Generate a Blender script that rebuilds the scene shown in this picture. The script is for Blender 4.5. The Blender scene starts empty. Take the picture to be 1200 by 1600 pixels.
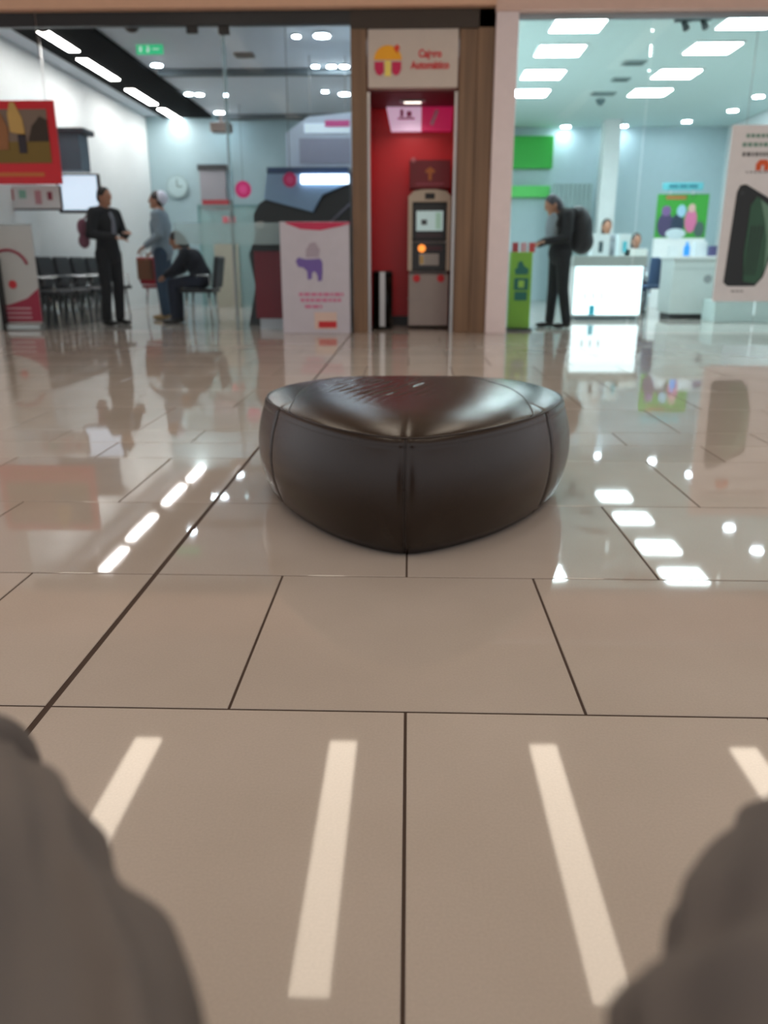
import bpy, bmesh, math, random
from mathutils import Vector, Matrix, Euler, noise
PI = math.pi
C = bpy.context.scene.collection
sc = bpy.context.scene
random.seed(7)

# ------------------------------------------------------------------ camera
F, CAMH = 1250.0, 0.80
PITCH, YAW = math.atan(390/F), math.atan(38/F)
cd = bpy.data.cameras.new('camera'); cam = bpy.data.objects.new('camera', cd); C.objects.link(cam)
cam.location = (0, 0, CAMH); cam.rotation_euler = (PI/2-PITCH, 0, YAW)
cd.sensor_fit = 'VERTICAL'; cd.sensor_height = 36; cd.sensor_width = 27; cd.lens = 36*F/1600
cd.clip_start = 0.02; cd.clip_end = 200
cd.dof.use_dof = True; cd.dof.focus_distance = 1.45; cd.dof.aperture_fstop = 3.3
sc.camera = cam
# ------------------------------------------------------------------ world, exposure
w = bpy.data.worlds.new('world'); sc.world = w; w.use_nodes = True
w.node_tree.nodes['Background'].inputs[0].default_value = (0.93, 0.92, 0.95, 1)
w.node_tree.nodes['Background'].inputs[1].default_value = 0.85
vs = sc.view_settings
vs.view_transform = 'Standard'; vs.look = 'None'; vs.gamma = 1; vs.use_curve_mapping = False
vs.exposure = 0.0
PANEL_L, TUBE_L, TROUGH_L, SPOT_L = 31.0, 6.3, 38.0, 80.0

# ------------------------------------------------------------------ helpers
def ray(x, y):
    cx = (x-600)/F; cy = (800-y)/F
    dy = math.cos(PITCH)+cy*math.sin(PITCH); dz = -math.sin(PITCH)+cy*math.cos(PITCH)
    return Vector((cx*math.cos(YAW)-dy*math.sin(YAW), cx*math.sin(YAW)+dy*math.cos(YAW), dz))
def atz(x, y, Z=0.0):
    r = ray(x, y); t = (Z-CAMH)/r.z; return Vector((r.x*t, r.y*t, Z))
def aty(x, y, Y):
    r = ray(x, y); t = Y/r.y; return Vector((r.x*t, Y, CAMH+r.z*t))
def lin(c):
    out = []
    for v in c[:3]:
        v /= 255.0
        out.append(v/12.92 if v <= 0.04045 else ((v+0.055)/1.055)**2.4)
    return (*out, 1)
MATS = {}
def mat(name, rgb, rough=0.6, metal=0.0, emit=0.0, var=0.06, scale=8.0, bump=0.0, bscale=60.0, spec=0.5, coat=0.0, erg=None):
    if name in MATS: return MATS[name]
    m = bpy.data.materials.new(name); m.use_nodes = True; nt = m.node_tree; b = nt.nodes['Principled BSDF']
    c = lin(rgb)
    tc = nt.nodes.new('ShaderNodeTexCoord')
    nz = nt.nodes.new('ShaderNodeTexNoise'); nz.inputs['Scale'].default_value = scale; nz.inputs['Detail'].default_value = 4
    nt.links.new(tc.outputs['Object'], nz.inputs['Vector'])
    mx = nt.nodes.new('ShaderNodeMix'); mx.data_type = 'RGBA'
    mx.inputs['A'].default_value = (*[v*(1-var) for v in c[:3]], 1); mx.inputs['B'].default_value = (*[min(1, v*(1+var)) for v in c[:3]], 1)
    nt.links.new(nz.outputs['Fac'], mx.inputs['Factor']); nt.links.new(mx.outputs['Result'], b.inputs['Base Color'])
    b.inputs['Roughness'].default_value = rough; b.inputs['Metallic'].default_value = metal
    b.inputs['Specular IOR Level'].default_value = spec; b.inputs['Coat Weight'].default_value = coat
    if emit:
        b.inputs['Emission Color'].default_value = lin(erg or rgb); b.inputs['Emission Strength'].default_value = emit
    if bump:
        n2 = nt.nodes.new('ShaderNodeTexNoise'); n2.inputs['Scale'].default_value = bscale; n2.inputs['Detail'].default_value = 3
        nt.links.new(tc.outputs['Object'], n2.inputs['Vector'])
        bp = nt.nodes.new('ShaderNodeBump'); bp.inputs['Strength'].default_value = bump; bp.inputs['Distance'].default_value = 0.002
        nt.links.new(n2.outputs['Fac'], bp.inputs['Height']); nt.links.new(bp.outputs['Normal'], b.inputs['Normal'])
    MATS[name] = m; return m
def wood_mat(name, rgb, dark):
    m = mat(name, rgb, 0.45); nt = m.node_tree; b = nt.nodes['Principled BSDF']
    tc = nt.nodes.new('ShaderNodeTexCoord'); mp = nt.nodes.new('ShaderNodeMapping'); mp.inputs['Scale'].default_value = (9, 9, 0.35)
    nz = nt.nodes.new('ShaderNodeTexNoise'); nz.inputs['Scale'].default_value = 1.6; nz.inputs['Detail'].default_value = 6
    cr = nt.nodes.new('ShaderNodeValToRGB'); cr.color_ramp.elements[0].position = .35; cr.color_ramp.elements[1].position = .65
    cr.color_ramp.elements[0].color = lin(dark); cr.color_ramp.elements[1].color = lin(rgb)
    nt.links.new(tc.outputs['Object'], mp.inputs[0]); nt.links.new(mp.outputs[0], nz.inputs['Vector'])
    nt.links.new(nz.outputs['Fac'], cr.inputs[0]); nt.links.new(cr.outputs[0], b.inputs['Base Color']); return m
def glass_mat(name, tint=(0.93, 0.97, 0.97), haze=0.0, refl=1.0):
    m = bpy.data.materials.new(name); m.use_nodes = True; nt = m.node_tree; nt.nodes.clear()
    o = nt.nodes.new('ShaderNodeOutputMaterial'); tr = nt.nodes.new('ShaderNodeBsdfTransparent'); tr.inputs[0].default_value = (*tint, 1)
    g = nt.nodes.new('ShaderNodeBsdfGlossy'); g.inputs['Roughness'].default_value = 0.01; g.inputs[0].default_value = (refl, refl, refl, 1)
    fr = nt.nodes.new('ShaderNodeFresnel'); fr.inputs[0].default_value = 1.12
    mx = nt.nodes.new('ShaderNodeMixShader'); nt.links.new(fr.outputs[0], mx.inputs[0])
    if haze:
        d = nt.nodes.new('ShaderNodeBsdfDiffuse'); d.inputs[0].default_value = (0.75, 0.85, 0.88, 1)
        m2 = nt.nodes.new('ShaderNodeMixShader'); m2.inputs[0].default_value = haze
        nt.links.new(tr.outputs[0], m2.inputs[1]); nt.links.new(d.outputs[0], m2.inputs[2]); nt.links.new(m2.outputs[0], mx.inputs[1])
    else: nt.links.new(tr.outputs[0], mx.inputs[1])
    nt.links.new(g.outputs[0], mx.inputs[2]); nt.links.new(mx.outputs[0], o.inputs[0]); return m

class MB:
    def __init__(s): s.bm = bmesh.new(); s.mats = []; s.cur = 0
    def use(s, m):
        if m not in s.mats: s.mats.append(m)
        s.cur = s.mats.index(m); return s
    def _mark(s, verts, smooth):
        fs = set()
        for v in verts: fs.update(v.link_faces)
        for f in fs: f.material_index = s.cur; f.smooth = smooth
    def box(s, x0, x1, y0, y1, z0, z1, bev=0.0, rot=None, piv=None):
        r = bmesh.ops.create_cube(s.bm, size=1.0); vs_ = r['verts']
        for v in vs_: v.co = Vector(((x0+x1)/2+v.co.x*(x1-x0), (y0+y1)/2+v.co.y*(y1-y0), (z0+z1)/2+v.co.z*(z1-z0)))
        s._mark(vs_, False)
        if bev:
            es = set()
            for v in vs_: es.update(v.link_edges)
            r2 = bmesh.ops.bevel(s.bm, geom=list(es), offset=bev, segments=2, affect='EDGES', profile=0.5)
            vs_ = list({v for f in r2['faces'] for v in f.verts} | {v for v in vs_ if v.is_valid})
            s._mark(vs_, False)
        if rot is not None:
            piv = Vector(piv) if piv else Vector(((x0+x1)/2, (y0+y1)/2, (z0+z1)/2))
            M = Euler(rot).to_matrix()
            for v in vs_: v.co = M @ (v.co-piv)+piv
        return s
    def cone(s, p0, p1, r0, r1, n=20, cap=True, smooth=True):
        p0, p1 = Vector(p0), Vector(p1); d = p1-p0; L = d.length
        r = bmesh.ops.create_cone(s.bm, cap_ends=cap, segments=n, radius1=r0, radius2=r1, depth=L)
        q = d.to_track_quat('Z', 'Y').to_matrix(); mid = (p0+p1)/2
        for v in r['verts']: v.co = q @ v.co + mid
        s._mark(r['verts'], smooth)
        for f in {f for v in r['verts'] for f in v.link_faces}:
            if len(f.verts) > 4: f.smooth = False
        return s
    def ball(s, c, rad, rot=None, u=20, v=12):
        if not hasattr(rad, '__len__'): rad = (rad,)*3
        r = bmesh.ops.create_uvsphere(s.bm, u_segments=u, v_segments=v, radius=1)
        M = Euler(rot).to_matrix() if rot else Matrix.Identity(3)
        for q in r['verts']: q.co = M @ Vector((q.co.x*rad[0], q.co.y*rad[1], q.co.z*rad[2])) + Vector(c)
        s._mark(r['verts'], True); return s
    def cap(s, p0, p1, r0, r1=None):
        r1 = r0 if r1 is None else r1
        s.cone(p0, p1, r0, r1, 16); s.ball(p0, r0, u=16, v=10); s.ball(p1, r1, u=16, v=10); return s
    def chain(s, pts, rs):
        for i in range(len(pts)-1): s.cap(pts[i], pts[i+1], rs[i], rs[i+1])
        return s
    def disc(s, c, r, axis=(0, -1, 0), th=0.004, n=28, sx=1.0):
        c = Vector(c); a = Vector(axis).normalized(); s.cone(c-a*th/2, c+a*th/2, r, r, n, smooth=False); return s
    def prism(s, pts, y0, y1):           # polygon in the xz plane, extruded along y
        a = [s.bm.verts.new((x, y0, z)) for x, z in pts]; b = [s.bm.verts.new((x, y1, z)) for x, z in pts]
        n = len(pts); fs = [s.bm.faces.new(a), s.bm.faces.new(b[::-1])]
        for i in range(n): fs.append(s.bm.faces.new((a[i], b[i], b[(i+1) % n], a[(i+1) % n])))
        for f in fs: f.material_index = s.cur
        bmesh.ops.recalc_face_normals(s.bm, faces=fs)
        return s
    def tube(s, pts, r, n=8, closed=False):
        pts = [Vector(p) for p in pts]; N = len(pts); rings = []
        for i, p in enumerate(pts):
            a = pts[(i-1) % N] if closed or i else pts[0]; b = pts[(i+1) % N] if closed or i < N-1 else pts[-1]
            t = (b-a).normalized(); u = t.cross(Vector((0, 0, 1)))
            if u.length < .05: u = t.cross(Vector((0, 1, 0)))
            u.normalize(); v = t.cross(u)
            rings.append([s.bm.verts.new(p+(u*math.cos(2*PI*k/n)+v*math.sin(2*PI*k/n))*r) for k in range(n)])
        for i in range(N if closed else N-1):
            A, B = rings[i], rings[(i+1) % N]
            for k in range(n):
                f = s.bm.faces.new((A[k], A[(k+1) % n], B[(k+1) % n], B[k])); f.smooth = True; f.material_index = s.cur
        if not closed:
            for q in (rings[0][::-1], rings[-1]): s.bm.faces.new(q).material_index = s.cur
        return s
def obj(name, mb, m=None, parent=None, world=False):
    """world=True: mesh written in world coordinates, shifted to the parent's (unrotated) frame"""
    if m is not None and not mb.mats: mb.mats = [m]
    if world and parent is not None:
        off = parent.location if parent.parent is None else parent.parent.location+parent.location
        bmesh.ops.translate(mb.bm, verts=mb.bm.verts, vec=-off)
    bmesh.ops.recalc_face_normals(mb.bm, faces=mb.bm.faces)
    me = bpy.data.meshes.new(name); mb.bm.to_mesh(me); mb.bm.free()
    for q in mb.mats: me.materials.append(q)
    o = bpy.data.objects.new(name, me); C.objects.link(o)
    if parent is not None: o.parent = parent
    return o
def tag(o, label=None, cat=None, group=None, kind=None):
    if label: o['label'] = label
    if cat: o['category'] = cat
    if group: o['group'] = group
    if kind: o['kind'] = kind
    return o
def thing(name, label, cat, loc, rz=0.0, group=None):
    o = bpy.data.objects.new(name, None); C.objects.link(o); o.location = loc; o.rotation_euler = (0, 0, rz); o.empty_display_size = .1
    return tag(o, label, cat, group)
def solo(name, mb, m, label, cat, group=None):
    """a thing that is one mesh; origin moved to its base centre"""
    xs = [v.co for v in mb.bm.verts]
    c = Vector(((min(v.x for v in xs)+max(v.x for v in xs))/2, (min(v.y for v in xs)+max(v.y for v in xs))/2, min(v.z for v in xs)))
    bmesh.ops.translate(mb.bm, verts=mb.bm.verts, vec=-c)
    o = obj(name, mb, m); o.location = c; return tag(o, label, cat, group)
def struct(name, mb, m, parent=None):
    o = obj(name, mb, m, parent, world=parent is not None)
    if parent is None: o['kind'] = 'structure'
    return o
def dup(root, loc, rz, label=None):
    r = root.copy(); C.objects.link(r); r.location = loc; r.rotation_euler = (0, 0, rz)
    if label: r['label'] = label
    for ch in list(root.children):
        c = ch.copy(); C.objects.link(c); c.parent = r
        for g in ch.children:
            d = g.copy(); C.objects.link(d); d.parent = c
    return r
def remesh(o, vox, smooth=4, fac=.5):
    md = o.modifiers.new('remesh', 'REMESH'); md.mode = 'VOXEL'; md.voxel_size = vox; md.use_smooth_shade = True
    if smooth:
        ms = o.modifiers.new('smooth', 'SMOOTH'); ms.factor = fac; ms.iterations = smooth
    return o
def text(name, s, size, m, parent, center, width=None, depth=0.003, bold=0.0):
    """upright lettering facing -Y (towards the mall), centre given in world coordinates"""
    cu = bpy.data.curves.new(name, 'FONT'); cu.body = s; cu.size = size; cu.align_x = 'CENTER'; cu.align_y = 'CENTER'
    cu.extrude = depth; cu.offset = bold
    t = bpy.data.objects.new(name+'_tmp', cu); C.objects.link(t)
    bpy.context.view_layer.update()
    me = bpy.data.meshes.new_from_object(t.evaluated_get(bpy.context.evaluated_depsgraph_get()))
    bpy.data.objects.remove(t)
    k = 1.0
    if width:
        xs = [v.co.x for v in me.vertices]; k = width/(max(xs)-min(xs))
    off = Vector(center)-(parent.location if parent else Vector())
    for v in me.vertices: v.co = Vector((v.co.x*k+off.x, off.y-v.co.z, v.co.y+off.z))
    me.materials.clear(); me.materials.append(m)
    o = bpy.data.objects.new(name, me); C.objects.link(o)
    if parent: o.parent = parent
    return o

# ------------------------------------------------------------------ materials
def floor_material():
    m = bpy.data.materials.new('polished_tile'); m.use_nodes = True; nt = m.node_tree; b = nt.nodes['Principled BSDF']
    geo = nt.nodes.new('ShaderNodeNewGeometry'); tc = nt.nodes.new('ShaderNodeTexCoord')
    n1 = nt.nodes.new('ShaderNodeTexNoise'); n1.inputs['Scale'].default_value = 2.2; n1.inputs['Detail'].default_value = 5
    n2 = nt.nodes.new('ShaderNodeTexNoise'); n2.inputs['Scale'].default_value = 220; n2.inputs['Detail'].default_value = 2
    nt.links.new(tc.outputs['Object'], n1.inputs['Vector']); nt.links.new(tc.outputs['Object'], n2.inputs['Vector'])
    cr = nt.nodes.new('ShaderNodeValToRGB'); cr.color_ramp.elements[0].position = .3; cr.color_ramp.elements[1].position = .7
    cr.color_ramp.elements[0].color = lin((189, 180, 172)); cr.color_ramp.elements[1].color = lin((198, 189, 182))
    nt.links.new(n1.outputs['Fac'], cr.inputs[0])
    # tile to tile shade and fine speckle
    mr = nt.nodes.new('ShaderNodeMapRange'); mr.inputs['To Min'].default_value = .95; mr.inputs['To Max'].default_value = 1.04
    nt.links.new(geo.outputs['Random Per Island'], mr.inputs['Value'])
    ms = nt.nodes.new('ShaderNodeMapRange'); ms.inputs['From Min'].default_value = .3; ms.inputs['From Max'].default_value = .7
    ms.inputs['To Min'].default_value = .96; ms.inputs['To Max'].default_value = 1.03
    nt.links.new(n2.outputs['Fac'], ms.inputs['Value'])
    mu = nt.nodes.new('ShaderNodeMath'); mu.operation = 'MULTIPLY'; nt.links.new(mr.outputs[0], mu.inputs[0]); nt.links.new(ms.outputs[0], mu.inputs[1])
    vm = nt.nodes.new('ShaderNodeVectorMath'); vm.operation = 'SCALE'; nt.links.new(cr.outputs[0], vm.inputs[0]); nt.links.new(mu.outputs[0], vm.inputs['Scale'])
    nt.links.new(vm.outputs[0], b.inputs['Base Color'])
    b.inputs['Roughness'].default_value = 0.035; b.inputs['IOR'].default_value = 1.55
    return m
M_TILE = floor_material()
M_GROUT = mat('dark_grout', (70, 54, 46), .85, bump=.3)
M_TAN = mat('tan_fascia', (226, 182, 152), .5)
M_PINK = mat('pale_pink_plaster', (236, 222, 224), .6)
M_WHITE = mat('white_paint', (228, 232, 232), .6)
M_TEALWALL = mat('pale_teal_paint', (158, 182, 188), .6)
M_CEIL_GREY = mat('grey_ceiling_board', (214, 222, 230), .7)
M_CEIL_TEAL = mat('pale_ceiling_tile', (206, 228, 226), .7)
M_DARK = mat('dark_rail', (52, 54, 56), .4, .3)
M_BLACK = mat('black_plastic', (22, 22, 24), .4)
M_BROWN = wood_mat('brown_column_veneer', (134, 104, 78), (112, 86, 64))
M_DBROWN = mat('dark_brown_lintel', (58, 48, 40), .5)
M_RED = mat('glossy_red_panel', (196, 18, 30), .35)
M_STEEL = mat('brushed_steel', (176, 174, 172), .3, .9)
M_CHROME = mat('chrome', (210, 214, 216), .12, 1.0)
M_GLASS = glass_mat('shop_glass', (0.94, 0.975, 0.975)); M_FROST = glass_mat('frosted_band', (0.9, 0.95, 0.96), .28)
M_GLEDGE = glass_mat('thick_glass_edge', (0.72, 0.86, 0.86), .25)
def emis(name, rgb, k): return mat(name, (235, 238, 240), .5, emit=k, erg=rgb)
E_PANEL = emis('cool_panel_light', (232, 248, 252), PANEL_L)
E_TUBE = emis('warm_linear_light', (255, 238, 216), TUBE_L)
E_TROUGH = emis('neutral_tube_light', (255, 244, 240), TROUGH_L)
E_SPOT = emis('cool_spot_light', (232, 244, 255), SPOT_L)

# ------------------------------------------------------------------ the setting
YF = 9.8                      # plane of the shopfronts
def build_floor():
    mb = MB(); bm = mb.bm; mb.mats = [M_TILE, M_GROUT]
    rows = [1.314-.667*k for k in range(7, -1, -1)]+[1.985, 2.65, 3.31, 3.615, 3.90]
    while rows[-1] < 19.2: rows.append(rows[-1]+.667)
    T, g, ga = .667, .0026, .0065; XA = -.675
    def tile(x0, x1, y0, y1):
        bv = .0015
        a = [bm.verts.new(p) for p in ((x0, y0, -.0015), (x1, y0, -.0015), (x1, y1, -.0015), (x0, y1, -.0015))]
        b = [bm.verts.new(p) for p in ((x0+bv, y0+bv, 0), (x1-bv, y0+bv, 0), (x1-bv, y1-bv, 0), (x0+bv, y1-bv, 0))]
        bm.faces.new(b)
        for i in range(4): bm.faces.new((a[i], a[(i+1) % 4], b[(i+1) % 4], b[i]))
    base = rows.index(1.985)
    for i in range(len(rows)-1):
        y0, y1 = rows[i]+g, rows[i+1]-g; odd = (i-base) % 2
        # right of the movement joint at XA
        st = [0.0] if odd == 0 else [.335]
        if i-base == -1: st = [.335]          # row nearest the photographer's feet but one
        par = (i-base) % 2 == 1               # rows whose joints sit at +-0.335
        off = .335 if par else 0.0
        xs = [XA+ga]; k = -2
        while k*T+off < 9.6:
            if k*T+off > XA+.1: xs.append(k*T+off)
            k += 1
        for j in range(len(xs)-1): tile(xs[j]+(0 if j == 0 else g), xs[j+1]-g, y0, y1)
        offl = -1.345 if not par else -1.01
        xl = [XA-ga]; x = offl
        while x > -9.6: xl.append(x); x -= T
        for j in range(len(xl)-1): tile(xl[j+1]+g, xl[j]-(0 if j == 0 else g), y0, y1)
    vsb = [bm.verts.new(p) for p in ((-9.7, -3.5, -.0022), (9.7, -3.5, -.0022), (9.7, 19.4, -.0022), (-9.7, 19.4, -.0022))]
    f = bm.faces.new(vsb); f.material_index = 1
    # slab body under the joints
    mb.cur = 1; mb.box(-9.7, 9.7, -3.5, 19.4, -.12, -.004)
    # keep tile normals up
    o = struct('floor', mb, None)
    return o
fl = build_floor()

# mall ceiling and outer facade
CH = 4.0
M_MALLC = mat('warm_ceiling', (214, 194, 172), .6)
struct('ceiling_mall', MB().box(-9.7, 9.7, -3.5, YF-.16, CH, CH+.1), M_MALLC)
struct('trim_1', MB().box(-9.7, .89, YF-.16, YF+.1, 3.385, CH, .01), M_TAN)
struct('trim_2', MB().box(.89, 9.7, YF-.14, YF+.1, 3.335, CH, .01), mat('pinkish_fascia', (222, 190, 176), .5))
struct('wall_left', MB().box(-5.12, -4.98, YF, 16.5, 0, 3.9), M_WHITE)
struct('wall_outer_left', MB().box(-9.7, -5.12, YF, YF+.15, 0, CH), M_PINK)
struct('wall_outer_right', MB().box(6.75, 9.7, YF, YF+.15, 0, CH), M_PINK)
struct('wall_back_left', MB().box(-5.12, .0, 16.4, 16.55, 0, 3.9), M_TEALWALL)
struct('wall_right', MB().box(6.62, 6.75, YF+.01, 18.6, 0, 3.9), M_WHITE)
struct('wall_back_right', MB().box(-.1, 6.75, 18.5, 18.6, 0, 3.9), mat('white_teal_paint', (180, 202, 207), .6))
struct('wall_partition_left', MB().box(-.66, -.60, YF+.06, 16.4, 0, 3.9), M_WHITE)
struct('wall_partition_right', MB().box(1.06, 1.14, YF+.16, 18.5, 0, 3.9), M_WHITE)
# left shop ceiling: two levels split by shallow dark bulkheads
mb = MB().use(M_CEIL_GREY); mb.box(-4.98, -.66, YF+.02, 16.4, 3.42, 3.5)
struct('ceiling_left', mb, None)
for nb, yy in ((8, 12.6), (9, 16.25)): struct('trim_%d' % nb, MB().box(-3.6, -.67, yy, yy+.14, 3.34, 3.42), mat('bulkhead_grey', (96, 104, 108), .7))
mb = MB().use(M_CEIL_TEAL); mb.box(1.14, 6.62, YF+.02, 18.5, 3.5, 3.58); struct('ceiling_right', mb, None)
# shop fronts: rails and panes
wf = struct('window_1', MB().box(-4.98, -.62, YF-.03, YF+.05, 3.25, 3.385, .004), M_DARK)
for x0, x1 in ((-4.98, -2.075), (-2.055, -.665)):
    struct('window_pane', MB().box(x0, x1, YF, YF+.012, .012, 3.25), M_GLASS, wf)
struct('glass_edge', MB().box(-2.075, -2.055, YF-.001, YF+.10, .012, 3.25), M_GLEDGE, wf)
struct('frosted_band', MB().box(-2.75, -1.45, YF+.014, YF+.018, 1.0, 1.24), M_FROST, wf)
mbf = MB()
for px, py in ((300, 44), (350, 46)):
    q = aty(px, py, YF); mbf.box(q.x-.06, q.x+.06, YF-.02, YF+.03, q.z-.05, q.z+.03, .004)
struct('door_fitting', mbf, M_BLACK, wf)
wf2 = struct('window_2', MB().box(1.14, 6.62, YF-.02, YF+.04, 3.285, 3.335), mat('pale_rail', (150, 160, 166), .4, .5))
for x0, x1 in ((1.16, 2.58), (2.6, 4.05), (4.07, 6.6)):
    struct('window_pane', MB().box(x0, x1, YF, YF+.012, .012, 3.285), M_GLASS, wf2)

# lights in the mall ceiling (long troffers: one row reflected in the near floor, one added unseen row)
def troffer(loc, label):
    t = thing('ceiling_troffer', label, 'ceiling light', loc, 0, 'long mall ceiling lights')
    obj('housing', MB().box(-.155, .155, -1.53, 1.53, .012, .05), M_WHITE, t)
    obj('diffuser', MB().box(-.135, .135, -1.51, 1.51, -.004, .012), E_TUBE, t); return t
t0 = None
names = ['leftmost', 'second from left', 'third from left', 'rightmost']
for r, yc in enumerate((5.7, .9)):  # second row is out of view, added for ambient light
    for i, x in enumerate((-2.68, -.64, 1.42, 3.46)):
        lab = 'long warm ceiling light mirrored in the near floor, '+names[i] if r == 0 else 'added unseen long warm ceiling light above the seated person, '+names[i]
        if t0 is None: t0 = troffer((x, yc, CH-.05), lab)
        else: dup(t0, (x, yc, CH-.05), 0, lab)

# left shop: dark trough with four tube lights
TZ = 3.34
tr = thing('light_trough', 'dark recessed trough with four bright tubes along the left wall ceiling', 'light fitting', (-4.3, 13.0, TZ))
xa = -4.3
obj('channel', MB().box(-4.62, -3.7, YF+.2, 16.3, TZ+.03, 3.42), mat('trough_black', (24, 27, 29), .95, spec=.05), tr, True)
for (ax, ay, bx, by) in ((66, 54, 118, 84), (126, 96, 182, 128), (203, 143, 240, 166), (251, 173, 283, 191)):
    a, b = atz(ax, ay, TZ), atz(bx, by, TZ)
    xm = (a.x+b.x)/2
    obj('tube_lamp', MB().box(xm-.07, xm+.07, a.y, b.y, TZ+.022, TZ+.034, .002), E_TROUGH, tr, True)

def spot(px, py, Z, r, label, group, x=None, y=None):
    q = atz(px, py, Z) if x is None else Vector((x, y, Z))
    if spot.proto.get(r) is None:
        t = thing('downlight', label, 'downlight', q, 0, group)
        obj('trim_ring', MB().cone((0, 0, .0), (0, 0, .02), r*1.25, r*1.25, 28), M_WHITE, t)
        obj('lens', MB().cone((0, 0, -.008), (0, 0, .0), r, r, 24), E_SPOT, t); spot.proto[r] = t; return t
    t = dup(spot.proto[r], q, 0, label); t['group'] = group; return t
spot.proto = {}
gl = 'round downlights in the bank ceiling'
for px, py, r, lab in ((463, 57, .045, 'small downlight nearest the shopfront over the bank'), (503, 56, .09, 'large downlight beside the ATM column, nearest the shopfront'),
                       (493, 104, .045, 'small downlight left of a bright pair'), (518, 104, .06, 'bright downlight, left of the pair beside the ATM column'), (538, 104, .06, 'bright downlight touching the ATM column'),
                       (508, 143, .045, 'small downlight in front of the bank rear bulkhead'), (538, 147, .08, 'bright downlight beside the ATM column, farthest back'),
                       (355, 111, .045, 'small downlight beside the glass door edge'), (295, 147, .06, 'left downlight of the close pair by the dark trough'), (312, 148, .06, 'right downlight of the close pair by the dark trough'),
                       (245, 102, .07, 'bright downlight below the green exit sign'), (343, 176, .08, 'bright downlight low behind the glass door')):
    spot(px, py, 3.398, r, lab, gl)
gr = 'round downlights in the green shop'
for px, py, lab in ((884, 198, 'leftmost downlight in the far row over the green shop'), (974, 197, 'second downlight from left in the far row of the green shop'),
                    (1073, 190, 'downlight third from left in the far row of the green shop'), (1145, 173, 'downlight above the phone poster'), (1185, 151, 'downlight at the right edge above the phone poster')):
    spot(px, py, 3.478, .085, lab, gr)
for y, lab in ((12.97, 'nearer-back downlight along the right wall, mirrored in the floor'), (11.85, 'front downlight along the right wall, mirrored in the floor')):
    spot(0, 0, 3.478, .085, lab, gr, 5.43, y)

# right shop square panels
pp = None; gp = 'square ceiling panels in the green shop'
rown = ['nearest the shopfront', 'second from the shopfront', 'third from the shopfront', 'farthest from the shopfront']
for col, pts in (('left', ((888, 40), (862, 80), (838, 117), (822, 146))), ('right', ((1148, 35), (1094, 76), (1045, 116), (1005, 145)))):
    for i, (px, py) in enumerate(pts):
        q = atz(px, py, 3.48); q.x = {'left': 1.97, 'right': 3.95}[col]
        lab = 'square lit ceiling panel in the %s row, %s' % (col, rown[i])
        if pp is None:
            pp = thing('ceiling_panel_light', lab, 'ceiling light', q, 0, gp)
            obj('frame', MB().box(-.32, .32, -.32, .32, .0, .02), M_WHITE, pp); obj('diffuser', MB().box(-.29, .29, -.27, .27, -.006, .0), E_PANEL, pp)
        else: dup(pp, q, 0, lab)
# ceiling vents, dome camera
for px, py, w_, lab in ((990, 98, .16, 'grey ceiling vent in the green shop, nearest'), (970, 124, .13, 'round grey ceiling vent in the green shop, middle'), (943, 146, .2, 'grey ceiling vent in the green shop, farthest')):
    q = atz(px, py, 3.49)
    m_ = MB().use(mat('vent_grey', (156, 176, 176), .6)).box(q.x-w_, q.x+w_, q.y-.12, q.y+.12, 3.475, 3.5)
    m_.use(mat('vent_shadow', (104, 124, 124), .6))
    for k in range(5): m_.box(q.x-w_+.02, q.x+w_-.02, q.y-.1+k*.045, q.y-.085+k*.045, 3.47, 3.476)
    solo('ceiling_vent', m_, None, lab, 'vent', 'grey vents in the green shop ceiling')
q = atz(382, 86, 3.41); m_ = MB().use(mat('vent_brown', (84, 80, 78), .6)).box(q.x-.12, q.x+.12, q.y-.1, q.y+.1, 3.39, 3.42).use(M_BLACK)
for k in range(4): m_.box(q.x-.1, q.x+.1, q.y-.08+k*.045, q.y-.06+k*.045, 3.386, 3.392)
solo('ceiling_vent', m_, None, 'small dark vent in the grey bank ceiling', 'vent')

struct('trim_10', MB().box(-4.98, -4.95, YF+.1, 13.6, 0, .84), M_BLACK)
# ------------------------------------------------------------------ ATM niche
nx0, nx1 = -.60, 1.06
cm = MB().box(-.66, -.49, YF-.04, YF+.5, 0, 3.385, .006); struct('trim_3', cm, M_BROWN)
cm = MB().box(.525, .90, YF-.02, YF+.5, 0, 3.385, .006); cm.box(.72, .90, YF-.05, YF-.02, 0, 3.385, .004); struct('trim_4', cm, M_BROWN)
struct('trim_5', MB().box(.90, 1.14, YF-.12, YF+.16, 0, 3.335, .008), M_PINK)
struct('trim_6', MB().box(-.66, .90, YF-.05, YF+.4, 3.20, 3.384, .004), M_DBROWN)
struct('wall_niche', MB().use(M_RED).box(-.49, .525, 10.95, 11.0, 0, 3.2).box(-.50, -.485, 10.3, 10.95, 0, 3.2).box(.52, .535, 10.3, 10.95, 0, 3.2), None)
struct('ceiling_niche', MB().box(-.49, .525, YF+.15, 10.95, 2.62, 2.66), mat('niche_soffit', (120, 60, 66), .6))
t = thing('niche_downlight', 'strip downlight under the soffit washing the red niche wall', 'downlight', (.02, 10.45, 2.60))
obj('housing', MB().box(-.15, .15, -.05, .05, .0, .018), M_STEEL, t); obj('lens', MB().box(-.10, .10, -.02, .02, -.006, .0), emis('niche_lens', (255, 240, 226), 3.0), t)
ld = bpy.data.lights.new('niche_spot', 'SPOT'); ld.energy = 14; ld.spot_size = 2.2; ld.spot_blend = .8; ld.shadow_soft_size = .08; ld.color = (1, .93, .88)
lo = bpy.data.objects.new('lamp', ld); C.objects.link(lo); lo.parent = t; lo.location = (0, 0, -.03); lo.rotation_euler = (.25, 0, 0)
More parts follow.
